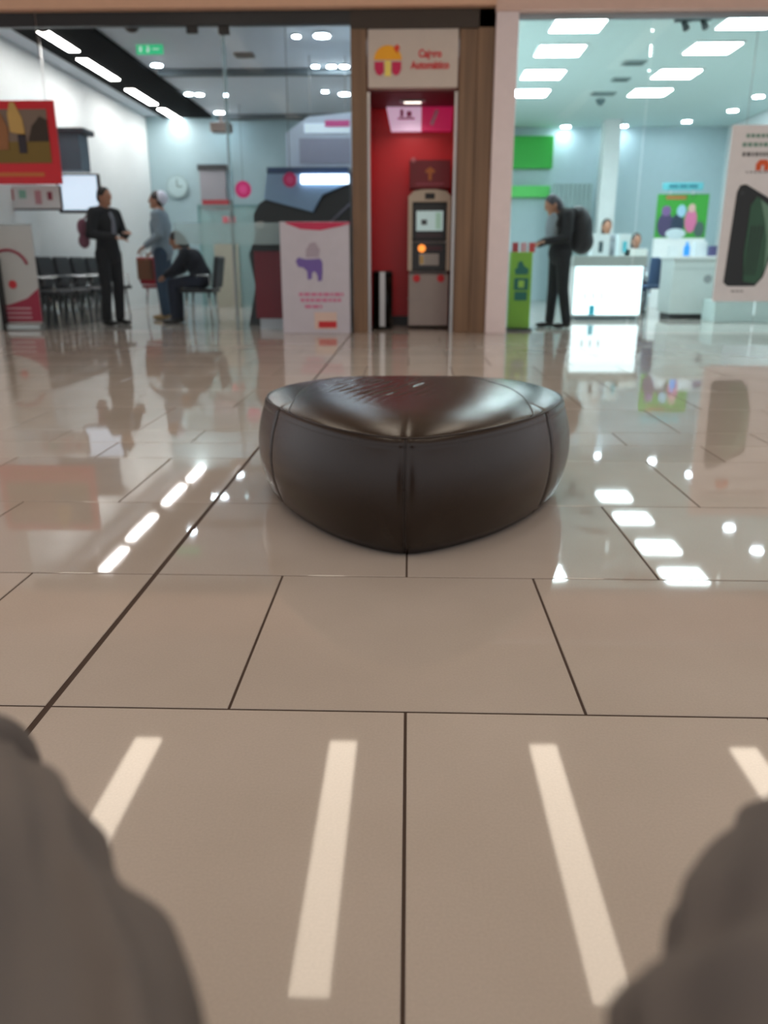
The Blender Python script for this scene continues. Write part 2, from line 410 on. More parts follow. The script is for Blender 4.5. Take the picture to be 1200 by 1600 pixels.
struct('trim_7', MB().box(-.485, -.455, YF+.02, YF+.06, 0, 2.6).box(.485, .515, YF+.02, YF+.06, 0, 2.6), M_STEEL)
struct('baseboard_niche', MB().box(-.485, .52, 10.9, 10.95, 0, .12), M_BLACK)

# sign over the ATM
s = thing('atm_sign', 'beige sign with orange and magenta emblem and red lettering above the cash machine', 'sign', (.02, YF, 2.62))
obj('board', MB().box(-.472, .508, YF-.03, YF+.12, 2.63, 3.20, .004), mat('beige_signboard', (206, 194, 184), .5), s, True)
e = MB().use(mat('emblem_orange', (255, 176, 20), .5))
c0 = aty(606, 92, YF-.03)
pts = [(c0.x+.15*math.cos(a), c0.z-.01+.14*math.sin(a)) for a in [PI*k/16 for k in range(17)]]
e.prism(pts, YF-.04, YF-.03)
e.use(mat('emblem_magenta', (206, 16, 84), .5))
for sx in (-1, 1):
    e.prism([(c0.x+sx*.145, c0.z-.03), (c0.x+sx*.045, c0.z-.03), (c0.x+sx*.045, c0.z-.13), (c0.x+sx*.08, c0.z-.165), (c0.x+sx*.12, c0.z-.15), (c0.x+sx*.145, c0.z-.10)][::sx], YF-.04, YF-.03)
e.use(mat('emblem_yellow', (250, 226, 110), .5)); e.prism([(c0.x-.032, c0.z-.17), (c0.x+.032, c0.z-.17), (c0.x+.032, c0.z-.02), (c0.x-.032, c0.z-.02)], YF-.042, YF-.031)
e.use(mat('emblem_red', (226, 60, 30), .5)); e.prism([(c0.x+.06, c0.z+.10), (c0.x+.10, c0.z+.05), (c0.x+.13, c0.z+.11), (c0.x+.10, c0.z+.14)], YF-.042, YF-.031)
obj('emblem', e, None, s, True)
M_LRED = mat('red_lettering', (216, 40, 52), .5)
q = aty(672, 84, YF-.035); text('lettering', 'Cajero', .105, M_LRED, s, q, .25, bold=.003)
q = aty(672, 102, YF-.035); text('lettering', 'Automático', .105, M_LRED, s, q, .42, bold=.003)

# hanging light box high in the niche
a, b = aty(605, 205, 10.85), aty(706, 160, 10.85)
s = thing('lit_header_board', 'lit white and magenta board high on the red niche wall', 'sign', ((a.x+b.x)/2, 10.85, a.z))
m_ = MB().use(mat('header_white', (226, 200, 222), .4, emit=.5, erg=(226, 190, 220))); m_.prism([(a.x+.05, a.z), (a.x+.42, a.z), (a.x+.42, b.z), (a.x-.02, b.z)], 10.84, 10.94)
m_.use(mat('header_magenta', (200, 30, 90), .4, emit=.35, erg=(200, 30, 90))).prism([(a.x+.42, a.z), (b.x, a.z), (b.x+.02, b.z), (a.x+.42, b.z)], 10.84, 10.94)
obj('board', m_, None, s, True)
for k, (dx, wd) in enumerate(((.13, .05), (.2, .04), (.27, .05), (.34, .03))): pass
m_ = MB().use(mat('header_pink_mark', (196, 60, 130), .4)); zc = (a.z+b.z)/2
m_.box(a.x+.13, a.x+.34, 10.83, 10.84, zc-.03, zc-.01).box(a.x+.16, a.x+.2, 10.83, 10.84, zc, zc+.08).box(a.x+.24, a.x+.3, 10.83, 10.84, zc, zc+.06)
m_.use(mat('header_pale_mark', (236, 190, 210), .4)).box(a.x+.56, a.x+.60, 10.83, 10.84, zc-.1, zc+.08, rot=(0, .4, 0))
obj('printed_marks', m_, None, s, True)

# cash machine
AY = 10.38
def xz(px, py, Y): q = aty(px, py, Y); return q.x, q.z
x0, zb = xz(632, 513, AY); x1, zt = xz(697, 302, AY)
x0, x1 = -.02, .50
AX = (x0+x1)/2
atm = thing('cash_machine', 'grey freestanding cash machine with lit screen and keypad under a maroon header', 'cash machine', (AX, AY+.25, 0))
M_ATM = mat('atm_grey', (168, 158, 154), .45, .15); M_ATMC = mat('atm_champagne', (190, 176, 158), .4, .3); M_BEZ = mat('atm_bezel_black', (30, 32, 34), .35)
m_ = MB().use(M_ATM).box(x0+.01, x1-.01, AY+.04, AY+.55, .03, .66, .01).box(x0+.02, x1-.02, AY+.12, AY+.55, .66, 1.50, .01)
m_.box(x0, x1, AY+.03, AY+.05, .36, .375)
obj('cabinet', m_, None, atm, True)
m_ = MB().use(M_ATMC)
m_.prism([(x0, .70), (x0+.05, .70), (x0+.05, 1.5), (x1-.05, 1.5), (x1-.05, .70), (x1, .70), (x1, 1.56), (x1-.06, 1.62), (AX+.08, 1.64), (AX-.08, 1.64), (x0+.06, 1.62), (x0, 1.56)], AY, AY+.3)
obj('fascia_frame', m_, None, atm, True)
obj('camera_window', MB().box(AX-.06, AX+.06, AY-.01, AY+.02, 1.53, 1.60, .01), M_BLACK, atm, True)
bz = obj('screen_bezel', MB().box(x0+.05, x1-.05, AY+.06, AY+.14, 1.06, 1.5, .01), M_BEZ, atm, True)
scm = MB().use(mat('atm_screen_lit', (176, 196, 196), .3, emit=.45, erg=(170, 196, 196))).box(AX-.16, AX+.165, AY+.045, AY+.062, 1.17, 1.40)
scm.use(mat('atm_screen_green', (150, 186, 168), .3, emit=.35)).box(AX+.075, AX+.14, AY+.04, AY+.046, 1.19, 1.38)
scm.use(mat('atm_screen_dark', (60, 68, 70), .3)).box(AX-.10, AX-.03, AY+.04, AY+.046, 1.24, 1.30)
scm.bm.verts.ensure_lookup_table()
o = obj('screen', scm, None, bz); o.data.transform(Matrix.Translation(-atm.location))
obj('function_strip', MB().use(mat('atm_strip', (62, 44, 52), .4)).box(AX-.16, AX+.16, AY+.05, AY+.07, 1.09, 1.14), None, atm, True)
obj('lower_bezel', MB().use(M_BEZ).box(x0+.04, x1-.04, AY+.0, AY+.14, .70, 1.03, .012), None, atm, True)
obj('card_slot', MB().use(mat('slot_maroon', (70, 22, 36), .4)).box(AX-.03, AX+.16, AY-.012, AY+.01, .94, .99), None, atm, True)
obj('card_light', MB().disc((AX-.09, AY-.01, .965), .045, th=.02), mat('orange_glow', (255, 150, 60), .4, emit=1.2, erg=(255, 150, 60)), atm, True)['label'] = 'orange glowing card reader ring'
kp = MB().use(mat('keypad_pale', (186, 178, 172), .4, .3)).box(AX-.12, AX+.12, AY-.02, AY+.01, .765, .90, .004)
kp.use(mat('key_grey', (150, 146, 142), .4))
for r in range(4):
    for c in range(4): kp.box(AX-.045+c*.04, AX-.018+c*.04, AY-.03, AY-.02, .775+r*.031, .796+r*.031, .002)
kp.use(mat('key_yellow', (206, 170, 90), .4)).box(AX-.11, AX-.07, AY-.028, AY-.02, .78, .88)
obj('keypad', kp, None, atm, True)
for sx in (-1, 1): obj('red_mark', MB().disc((AX+sx*.15, AY+.03, .61), .045, th=.025), M_LRED, atm, True)['label'] = 'round red sticker'
hd = MB().use(mat('maroon_header', (128, 16, 34), .4)).box(x0+.01, x1-.01, AY+.10, AY+.40, 1.66, 1.98, .006)
hdo = obj('header', hd, None, atm, True)
m_ = MB().use(mat('gold_emblem', (196, 110, 40), .4)).prism([(AX-.05+.05*0, 1.87), (AX-.06, 1.84), (AX-.02, 1.83), (AX-.02, 1.75), (AX+.02, 1.75), (AX+.02, 1.83), (AX+.06, 1.84), (AX+.05, 1.87), (AX, 1.90)], AY+.09, AY+.10)
m_.use(mat('header_line', (170, 70, 90), .4)).box(AX-.17, AX+.17, AY+.093, AY+.1, 1.70, 1.72)
o = obj('header_emblem', m_, None, hdo); o.data.transform(Matrix.Translation(-atm.location))
q = aty(646, 250, AY+.09); obj('round_badge', MB().disc((q.x, AY+.085, q.z), .028, th=.015), mat('badge_pink', (220, 130, 140), .4), atm, True)

# litter bin
q = Vector((-.33, 10.28, 0))
t = thing('litter_bin', 'tall black and steel cylinder bin beside the cash machine', 'bin', q)
obj('body', MB().cone((0, 0, .03), (0, 0, .66), .125, .125, 40), mat('bin_gloss_black', (16, 16, 16), .22, .6), t)
obj('steel_strip', MB().box(-.035, .035, -.132, -.118, .04, .69, .004), M_STEEL, t)
obj('lid', MB().cone((0, 0, .66), (0, 0, .70), .13, .11, 40), M_BLACK, t); obj('base', MB().cone((0, 0, 0), (0, 0, .03), .13, .13, 40), M_BLACK, t)

# ------------------------------------------------------------------ ottoman
def catmull(pts, n, closed=True):
    out = []; N = len(pts)
    for i in range(N):
        p = [Vector(pts[(i+k-1) % N]) for k in range(4)]
        for j in range(n):
            t = j/n
            out.append(.5*((2*p[1])+(-p[0]+p[2])*t+(2*p[0]-5*p[1]+4*p[2]-p[3])*t*t+(-p[0]+3*p[1]-3*p[2]+p[3])*t**3))
    return out
def resample(poly, n):
    L = [0]
    for i in range(len(poly)): L.append(L[-1]+(poly[(i+1) % len(poly)]-poly[i]).length)
    out = []; j = 0
    for k in range(n):
        d = L[-1]*k/n
        while L[j+1] < d: j += 1
        t = (d-L[j])/max(1e-9, L[j+1]-L[j]); out.append(poly[j].lerp(poly[(j+1) % len(poly)], t))
    return out
M_LEATHER = mat('brown_leather', (40, 29, 22), .22, var=.18, scale=5, bump=.25, bscale=260, spec=.42)
def ottoman():
    cx, cy = 0.02, 2.78
    plan = [(-.0, 2.112), (.13, 2.165), (.27, 2.285), (.40, 2.45), (.505, 2.64), (.565, 2.85), (.53, 3.06), (.36, 3.20), (.02, 3.26), (-.31, 3.20),
            (-.485, 3.05), (-.525, 2.86), (-.475, 2.66), (-.38, 2.46), (-.26, 2.285), (-.13, 2.165)]
    NU = 480
    poly = resample(catmull([(x-cx, y-cy, 0) for x, y in plan], 24), NU)
    nrm = []
    for i in range(NU):
        t = (poly[(i+3) % NU]-poly[(i-3) % NU]).normalized(); nrm.append(Vector((t.y, -t.x, 0)))
    def idx(x, y): return min(range(NU), key=lambda i: (poly[i]-Vector((x-cx, y-cy, 0))).length)
    seams = [idx(-.005, 2.11), idx(-.44, 2.57), idx(.455, 2.54)]
    H = .362
    prof = [(-.050, .0), (-.040, .004), (-.028, .02)]
    for k in range(1, 40):
        s = k/40; z = .02+s*(H-.02-.035); o = -.028+.040*math.sin(PI*min(1, s*.90+.04))**.85 + .006*s
        prof.append((o, z))
    zt = prof[-1][1]; ot = prof[-1][0]
    for k in range(1, 9):
        a = k/8*PI/2*.5; prof.append((ot-.034*(1-math.cos(a)), zt+.035*math.sin(a)))
    rim = len(prof)-1
    bm = bmesh.new(); rings = []
    def wr(x, y):     # leather creases on the top, back left
        wx, wy = x+.14, y-.02
        m = math.exp(-((wx/.17)**2+(wy/.22)**2))
        ph = (x*.9-y*.42)*150+4*noise.noise(Vector((x*7, y*7, 0)))
        r = (1-abs(math.sin(ph/2)))**2
        return -m*.011*r*(0.5+noise.noise(Vector((x*12, y*9, 3))))
    def put(i, o, z, top=None):
        p = poly[i]+nrm[i]*o
        # groove at vertical seams
        d = 0.0
        for s in seams:
            k = min((i-s) % NU, (s-i) % NU)*.0055
            d += math.exp(-(k/.008)**2)*.0045
        p = p-nrm[i]*d*(1 if .01 < z < H-.002 else .5)
        p.z = z
        n = noise.noise(Vector((p.x*3, p.y*3, z*4)))*.004
        p += nrm[i]*n
        return p
    for o, z in prof: rings.append([bm.verts.new(put(i, o, z)) for i in range(NU)])
    edge = [v.co.copy() for v in rings[-1]]
    NT = 60; ZE = prof[-1][1]
    def topz(s, x, y): return ZE+.046*max(0, 1-s**5)**.85+wr(x, y)+.003*noise.noise(Vector((x*5, y*5, 1)))
    for k in range(1, NT):
        s = 1-k/NT; ring = []
        for i in range(NU):
            x, y = edge[i].x*s, edge[i].y*s; ring.append(bm.verts.new((x, y, topz(s, x, y))))
        rings.append(ring)
    c = bm.verts.new((0, 0, topz(0, 0, 0))); cb = bm.verts.new((0, 0, 0))
    for r in range(len(rings)-1):
        A, B = rings[r], rings[r+1]
        for i in range(NU): bm.faces.new((A[i], A[(i+1) % NU], B[(i+1) % NU], B[i]))
    for i in range(NU):
        bm.faces.new((rings[-1][i], rings[-1][(i+1) % NU], c)); bm.faces.new((rings[0][(i+1) % NU], rings[0][i], cb))
    for f in bm.faces: f.smooth = True
    t = thing('ottoman', 'brown leather rounded triangular ottoman standing alone on the polished floor', 'ottoman', (cx, cy, 0))
    mb = MB(); mb.bm.free(); mb.bm = bm; mb.mats = [M_LEATHER]
    obj('cushion_body', mb, None, t)
    M_SEAM = mat('dark_leather_piping', (44, 34, 30), .4)
    obj('rim_piping', MB().tube([v+Vector((0, 0, .0008)) for v in edge[::3]], .0026, 8, True), M_SEAM, t)
    for s in seams:
        for dd in ((-1, 1) if s != seams[0] else (-.6, .6)):
            pts = []
            for o, z in prof[1:rim]:
                p = put(s, o, z); tg = (poly[(s+3) % NU]-poly[(s-3) % NU]).normalized(); pts.append(p+tg*dd*.0045+nrm[s]*.001)
            obj('seam', MB().tube(pts, .0015, 6), M_SEAM, t)
    # two seams across the top cutting off the ears
    for ctrl in (((449, 631), (470, 613), (500, 599), (540, 588), (575, 583)), ((838, 637), (812, 618), (775, 604), (730, 592), (700, 586))):
        cp = [atz(px, py, .375)-Vector((cx, cy, 0)) for px, py in ctrl]; pts = []
        for k in range(len(cp)-1):
            p = [cp[max(0, min(len(cp)-1, k+d))] for d in (-1, 0, 1, 2)]
            for q in range(12):
                u = q/12; v = .5*((2*p[1])+(-p[0]+p[2])*u+(2*p[0]-5*p[1]+4*p[2]-p[3])*u*u+(-p[0]+3*p[1]-3*p[2]+p[3])*u**3)
                ang = math.atan2(v.y, v.x); j = min(range(NU), key=lambda i: abs((math.atan2(edge[i].y, edge[i].x)-ang+PI) % (2*PI)-PI))
                rr = math.hypot(v.x, v.y)/math.hypot(edge[j].x, edge[j].y); r2 = min(rr, .99); x, y = v.x*r2/rr, v.y*r2/rr
                pts.append(Vector((x, y, topz(r2, x, y)+.0003)))
        obj('seam', MB().tube(pts, .0018, 6), M_SEAM, t)
    obj('base_glide', MB().cone((0, 0, -.0), (0, 0, .004), .3, .3, 30), M_BLACK, t)
    return t
ottoman()

# ------------------------------------------------------------------ people
M_SKIN = mat('skin', (176, 124, 98), .5, var=.05)
M_HAIR = mat('dark_hair', (26, 20, 18), .5)
def lerp(a, b, t): return Vector(a).lerp(Vector(b), t)
def person(label, loc, rz, H, pose, cloth, group=None):
    """local frame: faces -Y; H standing height.  pose: dict of joints in metres for H=1.72"""
    k = H/1.72
    S = lambda p: Vector(p)*k
    J = dict(head=(0, -.03, 1.60), neck=(0, 0, 1.47), chest=(0, 0, 1.28), waist=(0, .0, 1.06), hip=(0, 0, .93),
             shL=(.19, 0, 1.40), shR=(-.19, 0, 1.40), elL=(.23, .03, 1.12), elR=(-.23, .03, 1.12), haL=(.22, -.08, .88), haR=(-.22, -.08, .88),
             hpL=(.10, 0, .90), hpR=(-.10, 0, .90), knL=(.11, -.02, .49), knR=(-.11, -.02, .49), anL=(.12, .02, .09), anR=(-.12, .02, .09))
    J.update(pose); J = {a: S(b) for a, b in J.items()}
    t = thing('person', label, 'person', loc, rz, group)
    sk = cloth.get('skin', M_SKIN)
    # body: one continuous surface with face, ears, palms and fingers
    b = MB(); h = J['head']; hd = cloth.get('tilt', 0.0)
    R = Euler((hd, 0, 0)).to_matrix()
    def hp(x, y, z): return h+R @ Vector((x, y, z))*k
    b.ball(h, (.074*k, .092*k, .112*k), (hd, 0, 0)); b.ball(hp(0, -.03, -.06), (.052*k, .055*k, .055*k))
    b.cap(hp(0, -.088, .012), hp(0, -.104, -.018), .009*k, .014*k)                        # nose
    b.ball(hp(0, -.086, -.05), (.024*k, .012*k, .009*k)); b.ball(hp(0, -.078, -.09), .02*k)   # mouth, chin
    for s in (-1, 1):
        b.ball(hp(s*.074, .005, -.01), (.010*k, .02*k, .032*k)); b.ball(hp(s*.03, -.078, .022), (.018*k, .014*k, .007*k))
    b.cap(J['neck'], lerp(J['neck'], h, .6), .056*k, .052*k)
    b.chain([J['neck'], J['chest'], J['waist'], J['hip']], [.07*k, .11*k, .10*k, .11*k])
    b.chain([J['shL'], J['chest'], J['shR']], [.05*k, .10*k, .05*k])
    for s in 'LR':
        b.chain([J['sh'+s], J['el'+s], J['ha'+s]], [.048*k, .036*k, .024*k])
        b.chain([J['hip'], J['hp'+s], J['kn'+s], J['an'+s]], [.09*k, .075*k, .052*k, .036*k])
        f = J['ha'+s]-J['el'+s]; f.normalize(); side = f.cross(Vector((0, 0, 1)) if abs(f.z) < .8 else Vector((0, 1, 0))).normalized()
        p0 = J['ha'+s]; pm = p0+f*.085*k; up = side.cross(f)
        for q in (-1, 0, 1): b.cap(p0+side*q*.018*k, pm+side*q*.026*k, .015*k, .014*k)
        for q, L in zip((-1.5, -.5, .5, 1.5), (.055, .072, .078, .066)):
            a = pm+side*q*.021*k; m1 = a+f*L*.55*k-up*.006*k; e1 = m1+f*L*.45*k-up*.018*k; b.chain([a, m1, e1], [.0095*k, .009*k, .008*k])
        a = p0+side*.03*k+f*.02*k; b.chain([a, a+side*.025*k+f*.03*k, a+side*.03*k+f*.06*k], [.013*k, .011*k, .010*k])
    remesh(obj('body', b, sk, t), .0065*k, 2)
    for s in (-1, 1): obj('eye', MB().ball(hp(s*.031, -.083, .018), (.012*k, .008*k, .007*k), u=10, v=8), mat('dark_eye', (24, 18, 16), .3), t)
    # hair
    hm = cloth.get('hairmat', M_HAIR); hr = MB()
    hr.ball(hp(0, .014, .026), (.083*k, .092*k, .102*k), (hd, 0, 0)); hr.ball(hp(0, .05, -.01), (.074*k, .06*k, .085*k))
    if cloth.get('long'): hr.chain([hp(0, .05, 0), hp(0, .075, -.12), hp(0, .07, -.2)], [.08*k, .07*k, .05*k])
    ho = remesh(obj('hair', hr, hm, t), .008*k, 3)
    # trousers
    m_ = MB(); wz = cloth.get('belt', .05)
    m_.chain([J['waist'].lerp(J['hip'], .5), J['hip']], [.135*k, .142*k])
    for s in 'LR':
        an = J['an'+s]
        m_.chain([J['hip'], J['hp'+s], J['kn'+s], an+(J['kn'+s]-an).normalized()*.01], [.125*k, .10*k, .072*k, .062*k])
    remesh(obj('trousers', m_, cloth['legs'], t), .010*k, 5)
    # shirt or jacket
    m_ = MB(); L = cloth.get('length', .5); bt = J['waist'].lerp(J['hip'], L)
    m_.chain([J['neck']-Vector((0, 0, .05*k)), J['chest'], J['waist'], bt], [.085*k, .150*k, .138*k, .158*k])
    m_.ball(J['chest'], (.20*k, .135*k, .17*k))
    m_.chain([J['shL'], J['neck']-Vector((0, 0, .05*k)), J['shR']], [.072*k, .08*k, .072*k])
    for s in 'LR':
        sl = cloth.get('sleeve', .92); we = J['el'+s].lerp(J['ha'+s], sl)
        m_.chain([J['sh'+s], J['el'+s], we], [.074*k, .060*k, .046*k])
    remesh(obj(cloth.get('topname', 'shirt'), m_, cloth['top'], t), .009*k, 5)
    # shoes
    for s in 'LR':
        a = J['an'+s]; fz = a.z-.09*k; m_ = MB()
        m_.ball((a.x, a.y+.01, fz+.05*k), (.046*k, .055*k, .05*k)); m_.ball((a.x, a.y-.10*k, fz+.035*k), (.048*k, .10*k, .035*k))
        o = remesh(obj('shoe', m_, cloth.get('shoes', M_BLACK), t), .008*k, 2)
    return t
def fabric(name, rgb, var=.15): return mat(name, rgb, .85, var=var, scale=14, bump=.4, bscale=180)

# man in the dark suit, facing right
q = atz(180, 508); q.z = 0
F_BLACK = fabric('black_suit_cloth', (16, 17, 22)); 
p1 = person('man in a black suit facing right with hands held in front of his chest', q, PI*.36, 1.72,
       dict(elL=(.29, -.02, 1.14), elR=(-.29, -.02, 1.14), haL=(.10, -.26, 1.16), haR=(-.10, -.25, 1.10)),
       dict(legs=F_BLACK, top=F_BLACK, topname='jacket', length=1.05))
m_ = MB().use(fabric('grey_shirt_front', (120, 122, 134))); m_.ball((0, -.105, 1.22), (.055, .05, .20)); obj('shirt_front', m_, None, p1)
m_ = MB().use(fabric('pink_shoulder_bag', (120, 72, 90))); m_.ball((-.27, .12, 1.22), (.08, .06, .11)); m_.use(F_BLACK).ball((-.27, .12, 1.06), (.08, .06, .09))
m_.chain([(-.28, .12, 1.28), (-.2, .02, 1.44), (-.14, -.06, 1.42)], [.012, .012, .012])
remesh(obj('shoulder_bag', m_, None, p1), .008, 2)
# person in grey top, facing left, carrying a tan bag
q = atz(262, 497); q.y = min(q.y, 12.9); q = atz(262, 499)
p2 = person('person in a pale grey top and blue jeans facing left, white patch over dark hair', q, -PI/2, 1.76,
       dict(haR=(-.2, -.2, .93), haL=(.20, -.17, 1.0), elL=(.22, .04, 1.14)),
       dict(legs=fabric('blue_jeans', (52, 74, 96)), top=fabric('pale_grey_knit', (134, 150, 162)), length=.9, topname='shirt', shoes=mat('tan_shoe', (150, 124, 84), .6)))
m_ = MB(); m_.ball((0, .04, 1.665), (.082, .098, .10)); o = obj('head_oval', m_, mat('oval_white', (226, 228, 244), .7), p2); o['label'] = 'white oval over the back of the head'  # plain white oval at the back of the head
hz = Vector(q)+Vector((-.30, -.22, 0))
t = thing('paper_bag', 'tan paper bag hanging from the hand of the person in pale grey', 'bag', (q.x-.27, q.y+.0, .56))
M_KRAFT = mat('kraft_paper', (128, 84, 60), .8)
obj('body', MB().box(-.10, .10, -.06, .06, 0, .28, .006), M_KRAFT, t)
for s in (-1, 1): obj('handle', MB().tube([(-.05, s*.03, .27), (-.04, s*.02, .36), (0, 0, .39), (.04, s*.02, .36), (.05, s*.03, .27)], .004), M_KRAFT, t)

# beam seating along the left wall: one chair built, then copied
def wait_chair(label, loc, rz, m, group):
    t = thing('waiting_chair', label, 'chair', loc, rz, group)
    obj('seat', MB().box(-.23, .23, -.24, .22, .41, .46, .02), m, t)
    obj('backrest', MB().box(-.23, .23, .20, .25, .47, .88, .02, rot=(-.14, 0, 0), piv=(0, .22, .46)), m, t)
    for s in (-1, 1):
        for u in (-1, 1): obj('leg', MB().cone((s*.19, u*.18, 0), (s*.17, u*.15, .42), .014, .016, 12), M_CHROME, t)
        obj('armrest', MB().tube([(s*.25, -.18, .45), (s*.25, -.18, .62), (s*.25, .18, .64), (s*.25, .2, .5)], .012), M_CHROME, t)
    return t
M_CHB = mat('black_seat_vinyl', (24, 25, 32), .45); M_CHR = mat('red_seat_vinyl', (150, 18, 34), .45)
ords = ['nearest the glass', 'second from the glass', 'third from the glass', 'fourth from the glass', 'fifth from the glass', ]
c0_ = None
for i in range(5):
    loc = (-4.55, 10.35+i*.56, 0); lab = 'black waiting chair against the left wall, '+ords[i]
    if c0_ is None: c0_ = wait_chair(lab, loc, PI/2, M_CHB, 'black waiting chairs along the left wall')
    else: dup(c0_, loc, PI/2, lab)
q = atz(222, 496); rc = wait_chair('red waiting chair between the suited man and the person with the bag', (q.x+.12, q.y+.75, 0), PI*.9, M_CHR, 'loose waiting chairs')
q = atz(310, 507)
bc = wait_chair('dark chair under the seated person in navy', (q.x+.0, q.y+.25, 0), -PI/2, M_CHB, 'loose waiting chairs')
person('person in navy clothes seated on a dark chair, leaning forward to the left', (q.x, q.y+.25, 0), -PI/2, 1.64,
       dict(head=(0, -.30, 1.14), neck=(0, -.20, 1.02), chest=(0, -.08, .86), waist=(0, .0, .72), hip=(0, .02, .62), shL=(.18, -.14, .96), shR=(-.18, -.14, .96),
            elL=(.24, -.30, .74), elR=(-.24, -.30, .74), haL=(.12, -.46, .66), haR=(-.12, -.46, .66), hpL=(.10, .0, .59), hpR=(-.10, .0, .59),
            knL=(.13, -.36, .56), knR=(-.13, -.36, .56), anL=(.13, -.36, .09), anR=(-.13, -.36, .09)),
       dict(legs=fabric('navy_cloth', (26, 34, 52)), top=fabric('dark_navy_knit', (18, 24, 36)), topname='jumper', long=True, tilt=.35))

# ------------------------------------------------------------------ left shop: prints, notices
def at3(px0, py0, px1, py1, Y):
    a, b = aty(px0, py1, Y), aty(px1, py0, Y); return a.x, b.x, a.z, b.z
x0, x1, z0, z1 = at3(-40, 157, 84, 288, 9.72); x0 -= .2
t = thing('hanging_poster', 'red framed poster of a rider in a brown field hanging at the left edge', 'poster', ((x0+x1)/2, 9.72, z0))
m_ = MB().use(mat('poster_red', (206, 14, 32), .4)).box(x0, x1, 9.70, 9.73, z0, z1, .003)
obj('board', m_, None, t, True)
ix0, ix1, iz0, iz1 = x0+.08, x1-.09, z0+.22, z1-.09
m_ = MB().use(mat('print_sky', (122, 104, 90), .5)).box(ix0, ix1, 9.692, 9.70, iz0, iz1)
m_.use(mat('print_grass', (120, 98, 36), .6)).box(ix0, ix1, 9.689, 9.692, iz0, iz0+.22)
m_.use(mat('print_hedge', (52, 40, 28), .6)).prism([(ix1-.24, iz0+.22), (ix1, iz0+.22), (ix1, iz0+.44), (ix1-.08, iz0+.48), (ix1-.18, iz0+.38)], 9.688, 9.692)
m_.use(mat('print_coat', (196, 160, 90), .6)).prism([(ix1-.43, iz0+.32), (ix1-.26, iz0+.28), (ix1-.28, iz0+.46), (ix1-.35, iz0+.62), (ix1-.40, iz0+.62), (ix1-.44, iz0+.50)], 9.684, 9.688)
m_.use(mat('print_trouser', (46, 40, 48), .6)).box(ix1-.35, ix1-.26, 9.684, 9.688, iz0+.10, iz0+.30)
m_.use(mat('print_horse', (150, 100, 60), .6)).prism([(ix0, iz0+.12), (ix1-.47, iz0+.14), (ix1-.45, iz0+.35), (ix1-.52, iz0+.52), (ix0, iz0+.5)], 9.682, 9.688)
obj('print', m_, None, t, True)
obj('caption_line', MB().use(mat('caption_gold', (196, 110, 50), .5)).box(ix0+.05, ix1-.1, 9.694, 9.70, z0+.08, z0+.12), None, t, True)
for xx in (x0+.1, x1-.1): obj('hanging_wire', MB().tube([(xx, 9.715, z1), (xx, 9.715, 3.385)], .003), M_STEEL, t, True)

# wall-mounted screen, grey wall unit
x0, x1, z0, z1 = at3(96, 274, 150, 328, 11.2)
t = thing('wall_screen', 'bright white screen in a dark frame above the waiting chairs', 'screen', ((x0+x1)/2, 11.2, z0))
obj('frame', MB().box(x0-.03, x1+.03, 11.2, 11.26, z0-.04, z1+.02, .006), M_DARK, t, True)
obj('display', MB().use(mat('screen_white', (216, 226, 240), .3, emit=.9, erg=(216, 228, 246))).box(x0, x1, 11.19, 11.2, z0, z1), None, t, True)
obj('bracket', MB().box(-4.98, x0+.1, 11.26, 11.30, (z0+z1)/2-.03, (z0+z1)/2+.03), M_DARK, t, True)
x0, x1, z0, z1 = at3(88, 200, 122, 266, 11.0)
t = thing('wall_cabinet', 'blue-grey boxy unit on the left wall beside the red poster', 'cabinet', ((x0+x1)/2, 11.0, z0))
obj('body', MB().box(-4.98, x1, 10.98, 11.3, z0, z1-.06, .01), mat('unit_bluegrey', (96, 112, 128), .5), t, True)
obj('top_cap', MB().box(-4.98, x1+.08, 10.95, 11.32, z1-.06, z1), mat('unit_dark', (66, 70, 80), .5), t, True)
x0, x1, z0, z1 = at3(8, 290, 92, 326, 10.6)
t = thing('notice_board', 'white framed notice strip with small coloured marks under the red poster', 'notice board', ((x0+x1)/2, 10.6, z0))
obj('board', MB().use(M_WHITE).box(x0, x1, 10.6, 10.62, z0, z1).use(M_DARK).box(x0, x1+.01, 10.595, 10.62, z0-.02, z0).box(x1, x1+.02, 10.595, 10.62, z0, z1), None, t, True)
m_ = MB()
for (u, v, ww, hh, col) in ((.08, .1, .05, .16, (180, 40, 70)), (.2, .12, .09, .12, (140, 200, 180)), (.4, .05, .08, .2, (200, 150, 160)), (.56, .1, .06, .12, (150, 60, 80))):
    m_.use(mat('mark_%d' % col[1], col, .5)).box(x0+u, x0+u+ww, 10.594, 10.6, z0+v, z0+v+hh*.8)
obj('printed_marks', m_, None, t, True)
for xx in (x0+.1, x1-.04): obj('hanging_wire', MB().tube([(xx, 10.61, z1), (xx, 10.61, 3.41)], .003), M_STEEL, t, True)

